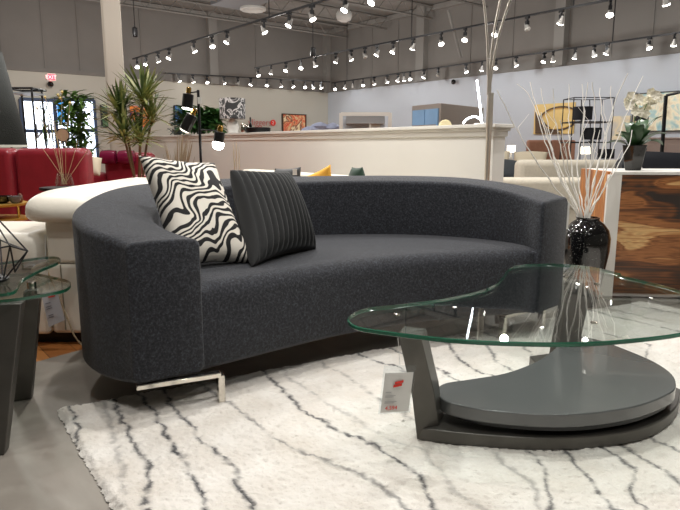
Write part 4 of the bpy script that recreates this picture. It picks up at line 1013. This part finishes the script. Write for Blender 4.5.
p = PD(641.5, 116, 8.6); s = 8.6 / 600
t = thing('floor_lamp', 'thin black floor lamp with black drum shade behind the orchid flowers', 'floor lamp', (p.x, p.y, 0))
mb = MB(); mb.lathe([(6.5 * s, p.z - 4.7 * s), (6.5 * s, p.z + 4.7 * s)], seg=20); finish(mb, 'lamp_shade', MATS['black_shade'], t, smooth=True)
mb = MB(); mb.lathe([(.14, 0), (.14, .02), (.012, .03), (.012, p.z)], seg=14); finish(mb, 'stand', black_metal, t, smooth=True)
t = thing('corner_floor_lamp', 'black angular floor lamp with a bent arm leaving at the right edge', 'floor lamp', (PD(663, 155, 6.5).x, 6.5, 0))
P_ = [PD(661.5, 168, 6.5), PD(663.5, 130, 6.5), PD(666, 95.5, 6.5), PD(690, 90, 6.4), PD(705, 93, 6.4)]; r0 = Vector((t.location.x, 6.5, 0))
mb = MB(); mb.tube([r0, P_[1], P_[2]], .02, 8); finish(mb, 'pole', black_metal, t, world=True)
mb = MB(); mb.tube([P_[2], P_[3], P_[4]], .014, 8); finish(mb, 'arm', black_metal, t, world=True)
mb = MB(); mb.lathe([(.16, 0), (.16, .025)], r0, 20); finish(mb, 'base', black_metal, t, world=True)
mb = MB(); mb.lathe([(.04, .0), (.12, -.12)], P_[4], 16, cap=False); finish(mb, 'lamp_shade', black_metal, t, world=True)
# dark leather lounge chair, cognac cushion and salmon counter at the right edge
dl = mat('dark_leather', (34, 36, 42), .45, var=.1, vscale=10)
y = 5.3; c = PD(665, 160, y)
t = thing('leather_armchair', 'black leather lounge chair just above the wood cabinet at the right edge', 'chair', (c.x, y, 0))
W = .75
mb = MB(); rows = []
for i in range(17):
    u = i / 16; x = -W / 2 + W * u * 1.2; zt_ = PD(646 + 40 * u, 150 + 5 * u + 9 * (max(0, .22 - u) / .22) ** 2, y).z
    rows.append([Vector((x, 0, .3)), Vector((x, -.02, zt_ - .08)), Vector((x, .03, zt_)), Vector((x, .12, zt_ - .02)), Vector((x, .16, .3))])
V = mb.grid(rows); mb.bm.faces.new(V[0]); mb.bm.faces.new(V[-1])
for a, b_ in zip(V[:-1], V[1:]): mb.bm.faces.new([a[0], b_[0], b_[-1], a[-1]])
finish(mb, 'backrest', dl, t, smooth=True)
mb = MB(); mb.box((.06, .5, .34), (W, .75, .2)); finish(mb, 'seat', dl, t, bevel=.06, seg=4)
for sx in (-.25, .36):
    for sy in (.15, .8): mb = MB(); mb.tube([(sx, sy, 0), (sx, sy, .28)], .015, 8); finish(mb, 'leg', chrome, t)
cushion('cushion', 'cognac leather cushion on the black lounge chair at the right edge', [PD(672, 172, 5.65), PD(700, 172, 5.65), PD(702, 159, 5.8), PD(676, 160, 5.8)], .12, mat('cognac_leather', (160, 92, 60), .5), n=14)
a = PD(645, 139, 9.6); b = PD(715, 139, 9.6)
t = thing('salmon_cabinet', 'long pale salmon sideboard below the teal abstract painting', 'sideboard', ((a.x + b.x) / 2, 9.9, 0)); sal = mat('salmon_paint', (206, 182, 172), .7)
mb = MB(); mb.box((0, 0, a.z / 2 + .04), (b.x - a.x, .5, a.z - .08)); finish(mb, 'body', sal, t, bevel=.01)
mb = MB(); mb.box((0, 0, a.z + .012), (b.x - a.x + .04, .54, .024)); finish(mb, 'top', sal, t, bevel=.005)
for k in range(3):
    w = (b.x - a.x) / 3; mb = MB(); mb.box((-(b.x - a.x) / 2 + w * (k + .5), -.255, a.z * .55), (w - .02, .012, a.z * .75)); finish(mb, 'door', sal, t, bevel=.003)
# ================================================================ BEHIND THE CHARCOAL SOFA
x0v, x1v = Vector((.22, 4.3, 0)), Vector((-1.02, 6.1, 0)); c = (x0v + x1v) / 2; ang = math.atan2((x0v - x1v).y, (x0v - x1v).x)
W = (x1v - x0v).length
ws = thing('white_sofa', 'white upholstered sofa back to back with the charcoal sofa', 'sofa', (c.x, c.y, 0), ang); wf = mat('white_boucle', (226, 220, 206), .9, bump=.2, bscale=200)
for nm, cx, cy, cz, sx, sy, sz, bv in (('sofa_base', 0, .42, .24, W, .85, .3, .03), ('back', 0, .1, .44, W, .2, .68, .05), ('seat_cushion', 0, .5, .44, W - .3, .68, .12, .04), ('arm', W / 2 - .08, .42, .36, .16, .85, .46, .04), ('arm', -W / 2 + .08, .42, .36, .16, .85, .46, .04)):
    mb = MB(); mb.box((cx, cy, cz), (sx, sy, sz)); finish(mb, nm, wf, ws, bevel=bv, seg=4)
for sx in (-1, 1):
    for sy in (.08, .76): mb = MB(); mb.lathe([(.02, 0), (.028, .095)], (sx * (W / 2 - .1), sy, 0), 10); finish(mb, 'foot', black_metal, ws)
def tip_cushion(label, tip, left, right, D, m, th=.13, dz=.4):
    """square cushion turned so that one corner points up"""
    T = PD(*tip, D); L = PD(*left, D); R = PD(*right, D); L.z -= .05; R.z -= .05; w = .2
    B = Vector(((L.x + R.x) / 2, D + .0, .50))
    L2 = Vector((min(L.x, T.x - .16), D, (T.z + .5) / 2)); R2 = Vector((max(R.x, T.x + .12), D, (T.z + .5) / 2 + .02))
    return cushion('cushion', label, [B, R2, T, L2], th, m, n=18)
grc = mat('slate_velvet', (58, 60, 62), .8, sheen=.3)
cushion('cushion', 'slate grey cushion with a white label poking above the charcoal sofa back', [PD(262, 215, 5.25), PD(300, 214, 5.1), PD(301, 167, 5.05), PD(275, 168.5, 5.2)], .13, grc, n=18)
mb = MB(); a = PD(294.8, 172, 4.93); mb.box(a, (.035, .003, .05)); tag(finish(mb, 'care_label', paper), 'small white label on the slate grey cushion behind the charcoal sofa', 'label')
cushion('cushion', 'mustard yellow cushion corner poking above the charcoal sofa back', [PD(300, 214, 4.95), PD(336, 212, 4.8), PD(330.5, 164.5, 4.75), PD(302, 178, 4.95)], .13, mat('mustard_fabric', (222, 164, 58), .8), n=18)
cushion('cushion', 'dark green cushion with two corners poking above the charcoal sofa back', [PD(338, 212, 4.7), PD(372, 210, 4.5), PD(362.5, 167, 4.5), PD(352, 167, 4.62)], .12, mat('forest_velvet', (22, 52, 36), .8, sheen=.2), n=18)
# three-headed floor lamp
y = 4.75; p = PD(200.5, 150, y); zt = PD(200.5, 90, y).z
t = thing('three_head_floor_lamp', 'black pole floor lamp with three black and gold spot heads', 'floor lamp', (p.x, y, 0))
mb = MB(); mb.lathe([(.13, 0), (.13, .02), (.02, .03)], seg=24); finish(mb, 'base', black_metal, t, smooth=True)
mb = MB(); mb.tube([(0, 0, .02), (0, 0, zt)], .011, 8); finish(mb, 'pole', black_metal, t, smooth=True)
mb = MB(); q = PD(199.5, 100.5, y - .015) - Vector((p.x, y, 0)); mb.box(q, (.03, .004, .05)); tag(finish(mb, 'paper_tag', paper, t), 'small pale paper tag')
for k, (hx, hy, tx, ty, on) in enumerate(((188.5, 93, 187, 108, 1), (193, 114, 184.5, 130, 0), (220, 131, 218.5, 142, 1))):
    top = PD(hx, hy, y) - Vector((p.x, y, 0)); bot = PD(tx, ty, y) - Vector((p.x, y, 0)); ax = (bot - top).normalized(); L = (bot - top).length
    M = ax.to_track_quat('-Z', 'Y').to_matrix(); r = .042 if k != 2 else .04
    mb = MB(); mb.lathe([(r * .35, -.002), (r, -.01), (r, -L)], top, 18, M, cap=True); hd = finish(mb, 'spot_head', black_metal, t, smooth=True)
    mb = MB(); mb.lathe([(.012, .045), (.02, .04), (.02, -.002)], top, 12, M); finish(mb, 'gold_cap', gold, hd, smooth=True)
    mb = MB(); mb.lathe([(r * .93, -L + .002), (r * .93, -L - .004), (r * .6, -L - .012)] if k != 2 else [(r * .9, -L + .01), (r * 1.15, -L - .015), (r * 1.0, -L - .045), (r * .5, -L - .06)], top, 18, M)
    finish(mb, 'spot_bulb', lampglow if not on else bulb_on, hd, smooth=True)
    mb = MB(); mb.tube([Vector((0, 0, top.z + .01)), top - ax * .0], .006, 6); finish(mb, 'arm', black_metal, hd)
# ================================================================ PLANTS
def dracaena():
    D = 4.75; c = PD(139, 188, D); t = thing('dracaena_plant', 'tall spiky dracaena plant with several leaf heads on thin trunks behind the sofa', 'plant', (c.x, D, 0)); o = Vector((c.x, D, 0))
    mb = MB(); mb.lathe([(.13, 0), (.17, .3), (.18, .32), (.16, .32), (.155, .28), (.001, .28)], seg=24, cap=False); finish(mb, 'pot', mat('pot_grey', (90, 88, 84), .7), t, smooth=True)
    dr = ramp_mat('dracaena_leaf', lambda nt, tc: ramp(nt, noise(nt, tc.outputs['Object'], 9, 2).outputs['Fac'], [(.35, (70, 88, 48)), (.5, (118, 130, 70)), (.65, (164, 162, 104))]), .5)
    trunk = mat('trunk_brown', (112, 86, 62), .9, bump=.4, bscale=40)
    for (hx, hy, Dd, R, n) in ((143, 99, .0, .29, 95), (121, 113, -.12, .26, 85), (152, 119, .12, .24, 75), (124, 136, -.2, .27, 70), (140, 140, -.1, .24, 60)):
        h = PD(hx, hy, D + Dd) - o
        mb = MB(); mb.tube(catmull([Vector((random.uniform(-.03, .03), random.uniform(-.03, .03), .26)), Vector((h.x * .2, h.y * .3, .7)), Vector((h.x * .5, h.y * .6, h.z * .8)), h], 14), .009, 8); finish(mb, 'trunk', trunk, t, smooth=True)
        mb = MB()
        for k in range(n):
            a = random.uniform(0, 2 * PI); el = math.radians(random.choice((random.uniform(-10, 25), random.uniform(15, 60), random.uniform(40, 85)))); r = R * random.uniform(.75, 1.08)
            d = Vector((math.cos(a) * math.cos(el), math.sin(a) * math.cos(el), math.sin(el)))
            tip = h + d * r - Vector((0, 0, .04 * math.cos(el) ** 2)); leaf_blade(mb, h + Vector((0, 0, random.uniform(-.05, .03))), tip, .0125, .08, 6, wid=lambda q: (1 - q) ** .5 * (.5 + q) )
        finish(mb, 'leaf_head', dr, t, smooth='all')
dracaena()
def stick_bunch(name, label, cat, base, tips, m, D, r=.002, vase=None, blossoms=None, z0=.05):
    t = thing(name, label, cat, base)
    if vase: finish(vase, 'vase', clear_glass, t, smooth=True)
    mb = MB()
    for (x, y) in tips:
        q = PD(x, y, D + random.uniform(-.1, .1)) - Vector(base); mb.tube(catmull([Vector((random.uniform(-.02, .02), random.uniform(-.02, .02), z0)), q * .5 + Vector((random.uniform(-.02, .02), 0, 0)), q], 10), r, 5)
    finish(mb, 'stems', m, t, smooth=True)
    if blossoms: finish(blossoms(Vector(base)), 'blossoms', mat('pale_blossom', (222, 200, 130), .7), t, smooth=True)
    return t
straw = mat('straw', (188, 166, 128), .8)
D = 4.62; b_ = PD(65, 187, D)
tb = thing('accent_table', 'slim round black accent table under the glass vase behind the white leather sofa', 'table', (b_.x, D, 0))
mb = MB(); mb.lathe([(.18, b_.z - .02), (.18, b_.z)], seg=28); finish(mb, 'tabletop', black_metal, tb, smooth=True)
mb = MB(); mb.lathe([(.14, 0), (.14, .02), (.02, .03), (.02, b_.z - .02)], seg=20); finish(mb, 'pedestal', black_metal, tb, smooth=True)
vs = MB(); vs.lathe([(.04, 0), (.062, .004), (.068, .03), (.05, .10), (.053, .105), (.048, .105), (.045, .1), (.062, .03), (.055, .01), (.001, .008)], seg=24, cap=False)
def bl(base):
    mb = MB()
    for (x, y) in ((45, 97), (60, 98), (62, 92), (58, 95), (37, 108), (70, 103)):
        q = PD(x, y, D) - base; mb.lathe([(.001, .014), (.012, 0), (.001, -.014)], q, 6)
    return mb
stick_bunch('glass_vase', 'small clear glass vase of tall thin dry stems before the red sofa', 'vase', b_, [(45, 97), (62, 92), (37, 108), (52, 130), (78, 140), (70, 103), (54, 120), (33, 135), (88, 150)], straw, D, .0022, vs, bl, .02)
gr = mat('dry_grass', (150, 134, 112), .9)
c = PD(178, 176, 5.4)
t = thing('dry_grass_pot', 'feathery dry brown grass in a pot left of the three-headed lamp', 'plant', (c.x, 5.4, 0))
mb = MB(); mb.lathe([(.1, 0), (.14, .3), (.12, .3), (.001, .27)], seg=20, cap=False); finish(mb, 'pot', white_paint, t, smooth=True)
mb = MB()
for k in range(46):
    x = random.uniform(162, 196); y = random.uniform(134, 158); q = PD(x, y, 5.4 + random.uniform(-.12, .12)) - Vector((c.x, 5.4, 0))
    pp = catmull([Vector((random.uniform(-.04, .04), random.uniform(-.04, .04), .27)), Vector((q.x * .45, q.y * .5, q.z * .7)), q], 9); mb.tube(pp, [.0022, .0022, .002, .002, .002, .0035, .005, .004, .001], 4)
finish(mb, 'grass', gr, t)
c = PD(236, 155, 5.6); t = thing('dried_grass_stem', 'faint bunch of dried grass stems standing before the partition right of the lamp', 'plant', (c.x, 5.6, 0))
mb = MB(); mb.lathe([(.07, 0), (.09, .35), (.08, .35), (.001, .3)], seg=18, cap=False); finish(mb, 'pot', white_paint, t, smooth=True)
mb = MB()
for x, y in ((233, 141), (236, 138), (239, 145), (234, 150)): q = PD(x, y, 5.6) - Vector((c.x, 5.6, 0)); mb.tube(catmull([Vector((0, 0, .3)), q * .7, q], 8), [.002] * 5 + [.005, .006, .001], 5)
finish(mb, 'grass', mat('pale_grass', (186, 172, 150), .9), t)
# bamboo near the windows
def leafy(name, label, x0, x1, ytop, ybot, D, n, m, stems=5, ls=.16, lw=.018, floor=True, z0=None, pot=True, cat='plant'):
    xm = (x0 + x1) / 2; c = PD(xm, ybot, D); base = Vector((c.x, D, 0 if floor else z0)); t = thing(name, label, cat, base); zb = c.z; zt = PD(xm, ytop, D).z; W = (x1 - x0) / 600 * D
    if pot: mb = MB(); mb.lathe([(.12 if floor else .05, 0), (.17 if floor else .08, .3 if floor else .09), (.14 if floor else .06, .3 if floor else .09), (.001, .26 if floor else .07)], seg=18, cap=False); finish(mb, 'pot', MATS['pot_grey'], t, smooth=True)
    mb = MB()
    for k in range(stems): mb.tube(catmull([Vector((random.uniform(-.05, .05), 0, .05)), Vector((random.uniform(-W, W) * .25, 0, (zb + zt) / 2 - base.z)), Vector((random.uniform(-W, W) * .45, 0, zt - base.z - .05))], 8), .008 if floor else .004, 5)
    finish(mb, 'stems', leaf, t); mb = MB()
    for k in range(n):
        a = Vector((random.uniform(-W, W) * .42, random.uniform(-W, W) * .3, random.uniform(zb, zt) - base.z)); th = random.uniform(0, 2 * PI)
        leaf_blade(mb, a, a + Vector((math.cos(th), math.sin(th), random.uniform(-.6, .5))) * ls * random.uniform(.6, 1.2), lw, .2, 4)
    finish(mb, 'foliage', m, t, smooth='all'); return t
leafy('bamboo_plant', 'tall leafy bamboo plant in front of the bright storefront windows', 65, 93, 95, 160, 9.5, 520, leaf, 7, .24, .026)
leafy('palm_plant', 'thin airy potted stems with pale tips at the left windows', 38, 64, 100, 150, 9.7, 46, mat('pale_leaf', (150, 160, 110), .6), 5, .14, .008)
p = on_part(196, .1); 
leafy('bushy_plant', 'wide bushy dark green plant on the left part of the partition', 180, 221, 112, 129, p.y, 700, leaf_dark, 8, .22, .035, floor=False, z0=PH)
p = on_part(176, .1)
leafy('small_leafy_plant', 'small teal green leafy plant at the far left of the partition top', 171, 184, 123, 136, p.y, 110, mat('teal_leaf', (38, 80, 78), .5), 4, .09, .014, floor=False, z0=PH)
# patterned lamp, silver vase, tray on the partition
p = on_part(233, .08); s = p.y / 600
t = thing('patterned_lamp', 'table lamp with black and silver patterned drum shade on the partition', 'lamp', p)
pat = ramp_mat('silver_pattern', blotch([(0, (52, 54, 56)), (.47, (70, 72, 74)), (.5, (232, 232, 232)), (.54, (226, 226, 226)), (.58, (84, 86, 88))], 7, 1.2), .35)
mb = MB(); mb.lathe([(12.3 * s, PD(233, 119, p.y).z - PH), (12.6 * s, PD(233, 98.5, p.y).z - PH)], seg=32); finish(mb, 'lamp_shade', pat, t, smooth=True)
mb = MB(); mb.lathe([(.07, 0), (.075, .012), (.07, .02), (.085, .08), (.07, .16), (.03, .2), (.012, .22), (.012, PD(233, 119, p.y).z - PH)], seg=24); finish(mb, 'base', mat('ceramic_white', (232, 230, 224), .2), t, smooth=True)
p = on_part(244.5, .03); mb = MB(); mb.lathe([(.05, 0), (.055, .01), (.05, .11), (.045, .115)], p, 20); tag(finish(mb, 'silver_canister', chrome, smooth=True), 'short silver canister on the partition right of the patterned lamp', 'canister')
p = on_part(258, .1); t = thing('serving_tray', 'black oval tray with small bottles on the partition below the red lettering', 'tray', p)
mb = MB(); mb.lathe([(.16, .0), (.17, .06), (.165, .065), (.155, .01)], seg=24, cap=False); finish(mb, 'tray_rim', black_metal, t, smooth=True)
mb = MB(); mb.box((0, 0, .006), (.26, .2, .012)); finish(mb, 'tray_base', black_metal, t)
p2 = on_part(250.5, .08); mb = MB(); mb.lathe([(.022, 0), (.022, .1), (.01, .13), (.01, .2)], p2, 14); tag(finish(mb, 'dark_bottle', black_gloss, smooth=True), 'slim dark bottle at the left end of the black tray', 'bottle')
# ================================================================ RED SOFAS AND LEFT BACKGROUND
D = 6.0; xr = PD(90, 160, D).x; zt = 1.0
rs = thing('red_leather_sofa', 'dark red leather sofa seen from behind at the left edge', 'sofa', (xr - 1.1, D + .3, 0))
for k in range(3):
    x1 = xr - k * .71; mb = MB(); mb.box((x1 - .35, D, .52), (.70, .24, .94)); finish(mb, 'back_panel', red_leather, rs, world=True, bevel=.07, seg=5)
mb = MB(); mb.box((xr - 1.05, D + .5, .26), (2.1, .75, .36)); finish(mb, 'seat', red_leather, rs, world=True, bevel=.05, seg=4)
for x in (xr - .1, xr - 2.0):
    mb = MB(); mb.box((x, D + .42, .35), (.2, .75, .55)); finish(mb, 'arm', red_leather, rs, world=True, bevel=.06, seg=4)
for x in (xr - .15, xr - 1.95):
    for y in (D, D + .7): mb = MB(); mb.lathe([(.025, 0), (.03, .09)], (x, y, 0), 10); finish(mb, 'foot', black_metal, rs, world=True)
D = 7.75; a = PD(103, 165, D); b = PD(152, 165, D); W = b.x - a.x
rc = thing('red_recliner', 'glossy red leather recliner with rolled headrest left of the spiky plant', 'armchair', ((a.x + b.x) / 2, D, 0), .0)
hz = PD(120, 150, D).z; az = PD(110, 173, D - .5).z
mb = MB(); mb.box((0, .12, hz / 2 + .05), (W, .22, hz - .16)); finish(mb, 'backrest', red_leather, rc, bevel=.07, seg=5)
mb = MB(); M = Matrix.Rotation(PI / 2, 3, 'Y')
hw = W * .36
for k in (-1, 1): mb.lathe([(.03, -hw * .94 / 2 * 1), (.085, -hw * .8 / 2), (.095, 0), (.085, hw * .8 / 2), (.03, hw * .94 / 2)], (k * hw / 2 - W * .16, -.04, hz - .09), 18, M)
finish(mb, 'headrest', mat('red_leather_gloss', (120, 24, 60), .12, coat=.8), rc, smooth=True)
mb = MB(); mb.box((0, -.35, .32), (W + .12, .8, .3)); finish(mb, 'seat', red_leather, rc, bevel=.06, seg=4)
for s in (-1, 1): mb = MB(); mb.box((s * (W / 2 + .08), -.33, az / 2 + .03), (.2, .95, az - .08)); finish(mb, 'arm', red_leather, rc, bevel=.06, seg=4)
mb = MB(); mb.box((0, -.3, .04), (W, .7, .08)); finish(mb, 'plinth', black_metal, rc)
cushion('cushion', 'cream cushion between the red sofa and the red recliner', [PD(88, 176, 6.9), PD(100, 176, 6.9), PD(102, 158, 7.1), PD(89, 156, 7.1)], .13, mat('cushion_linen', (212, 200, 176), .9), n=12)
# white cabinet hiding behind, black etagere
D = 8.4; a = PD(6, 88, D); b = PD(31.5, 88, D)
t = thing('metal_etagere', 'slim black metal etagere frame standing before the storefront windows', 'shelf', ((a.x + b.x) / 2, D, 0)); W = b.x - a.x; H = a.z
for sx, sy in ((-.5, 0), (.5, 0), (-.5, .4), (.33, .4)): mb = MB(); mb.tube([(sx * W, sy, 0), (sx * W, sy, H)], .014, 6); finish(mb, 'post', black_metal, t)
for z in (.1, H * .33, H * .62, H - .06): mb = MB(); mb.box((0, .2, z), (W, .42, .02)); finish(mb, 'shelf_board', clear_glass if z < H - .1 else mat('frost', (150, 156, 160), .4), t)
for z in (H,): mb = MB(); mb.tube([(-.5 * W, 0, z), (.5 * W, 0, z)], .016, 6); mb.tube([(-.5 * W, .4, z), (.5 * W, .4, z)], .016, 6); mb.tube([(.5 * W, 0, z), (.5 * W, .4, z)], .016, 6); mb.tube([(-.5 * W, 0, z), (-.5 * W, .4, z)], .016, 6); finish(mb, 'top_rail', black_metal, t)
D = 8.0; c = PD(64, 150, D); t = thing('round_mirror', 'small round dark-rimmed disc ornament on a stand above the red sofa', 'ornament', (c.x, D, 0))
mb = MB(); mb.tube([(.085 * math.cos(2 * PI * k / 24), 0, PD(64, 135, D).z + .085 * math.sin(2 * PI * k / 24)) for k in range(25)], .008, 6, cap=False); finish(mb, 'rim', black_metal, t, smooth=True)
mb = MB(); mb.lathe([(.08, -.004), (.08, .004)], (0, 0, PD(64, 135, D).z), 24, Matrix.Rotation(PI / 2, 3, 'X')); finish(mb, 'disc', mat('disc_tan', (190, 160, 130), .6), t, smooth=True)
mb = MB(); mb.lathe([(.1, 0), (.1, .02), (.01, .03), (.01, PD(64, 135, D).z - .08)], seg=14); finish(mb, 'stand', black_metal, t)
# gold two-tier table with dark bowls at the left edge
D = 3.9 + .75; z1 = PD(10, 203, D).z; z2 = PD(10, 218, D).z; c = PD(-8, 203, D)
t = thing('gold_tier_table', 'round two-tier table with gold rims behind the white leather sofa', 'table', (c.x, D, 0)); woodt = mat('table_wood_gold', (190, 150, 70), .35, .5)
for z in (z1, z2): mb = MB(); mb.lathe([(.24, z - .02), (.25, z - .01), (.25, z), (.24, z + .003)], seg=36); finish(mb, 'table_top', woodt, t, smooth=True)
for k in range(3): a = k * 2 * PI / 3; mb = MB(); mb.tube([(.2 * math.cos(a), .2 * math.sin(a), 0), (.2 * math.cos(a), .2 * math.sin(a), z1 - .01)], .01, 8); finish(mb, 'leg', gold, t)
for (x, r, m, lab) in ((2, .08, black_gloss, 'black shallow bowl on the gold two-tier table at the left edge'), (15, .05, mat('bowl_grey', (110, 112, 116), .4), 'small grey dish right of the black bowl on the gold table')):
    p = PD(x, 200, D - .05); mb = MB(); mb.lathe([(r * .4, 0), (r * .8, .02), (r, .055), (r * .94, .055), (r * .7, .02), (.001, .012)], (p.x, p.y, z1 + .003), 24, cap=False); tag(finish(mb, 'bowl', m, smooth=True), lab, 'bowl')
p = PD(16, 195, D + .02); mb = MB(); mb.lathe([(.012, 0), (.022, .02), (.018, .05), (.008, .07)], (p.x + .03, p.y, z1 + .003), 12); tag(finish(mb, 'figurine', mat('copper_brown', (120, 76, 58), .4, .4), smooth=True), 'tiny copper brown figurine on the gold table beside the dishes', 'figurine')
# ================================================================ LIGHTS
def spot(x, y, z, e, size=1.9, r=.035, col=(1, .97, .93), tgt=None, blend=.7):
    l = bpy.data.lights.new('track_and_fill_lamp', 'SPOT'); l.energy = e; l.spot_size = size; l.spot_blend = blend; l.shadow_soft_size = r; l.color = col
    o = bpy.data.objects.new('track_and_fill_light', l); o.location = (x, y, z); C.objects.link(o)
    if tgt: o.rotation_euler = (Vector(tgt) - Vector((x, y, z))).to_track_quat('-Z', 'Y').to_euler()
    return o
ES = 1.0
NEAR = [(-.55, 2.6, 66), (.7, 3.1, 58), (.1, 4.7, 50), (1.6, 4.6, 60), (-1.9, 3.6, 45), (.5, 1.3, 42), (1.9, 2.2, 45), (-.1, .3, 36), (1.0, -.3, 40), (-1.7, 1.2, 26), (2.6, 3.6, 45), (-2.9, 5.2, 60), (2.9, 5.8, 60), (-.4, 5.4, 70)]  # overhead lamps out of view; one added to keep the sofa back lit
for x, y, e in NEAR: spot(x, y, 3.2, e * ES, size=2.1)
def point(x, y, z, e, r=.06, col=(1, .97, .93)):
    l = bpy.data.lights.new('track_and_fill_lamp', 'POINT'); l.energy = e; l.shadow_soft_size = r; l.color = col
    o = bpy.data.objects.new('track_and_fill_light', l); o.location = (x, y, z); C.objects.link(o)
for i in range(5):
    for j in range(5):
        p = CORNER + UR * (2.2 + i * 3.2) + UL * (2.0 + j * 3.6)
        if p.y < 6.2: continue
        point(p.x, p.y, 2.9, 30 * ES)  # added fill points, no fixtures: they brighten the ceiling and upper walls
for x, y, e in ((-1.6, 6.2, 30), (-3.2, 7.4, 34), (.6, 7.2, 24), (-.6, 4.6, 16), (-2.6, 4.9, 16), (3.2, 5.2, 18)): point(x, y, 3.0, e)  # extra fill added where the partition and column were too dark
for i in range(5):   # wall washers in the tracks that run by the far walls
    p = CORNER + UR * (1.4 + i * 3) + UL * 2.0; spot(p.x, p.y, 3.05, 26 * ES, 2.0, .1, (.93, .97, 1), tgt=(p.x - UL.x * 2.0, p.y - UL.y * 2.0, 1.2))
w = bpy.data.worlds.new('store_ambient'); bpy.context.scene.world = w; w.use_nodes = True
w.node_tree.nodes['Background'].inputs[0].default_value = (.9, .95, 1, 1); w.node_tree.nodes['Background'].inputs[1].default_value = .3
# ================================================================ CAMERA
cd = bpy.data.cameras.new('camera'); cd.sensor_width = 36; cd.lens = 36 * FPX / 680; cd.clip_end = 100
co = bpy.data.objects.new('camera', cd); co.location = CAM; co.rotation_euler = (PI / 2 - PITCH, 0, 0); C.objects.link(co)
sc = bpy.context.scene; sc.camera = co
sc.view_settings.view_transform = 'Standard'; sc.view_settings.look = 'None'; sc.view_settings.gamma = 1; sc.view_settings.exposure = 0.75; sc.view_settings.use_curve_mapping = False
sc.cycles.max_bounces = 8; sc.cycles.transparent_max_bounces = 16; sc.cycles.use_denoising = True; sc.cycles.sample_clamp_indirect = 6
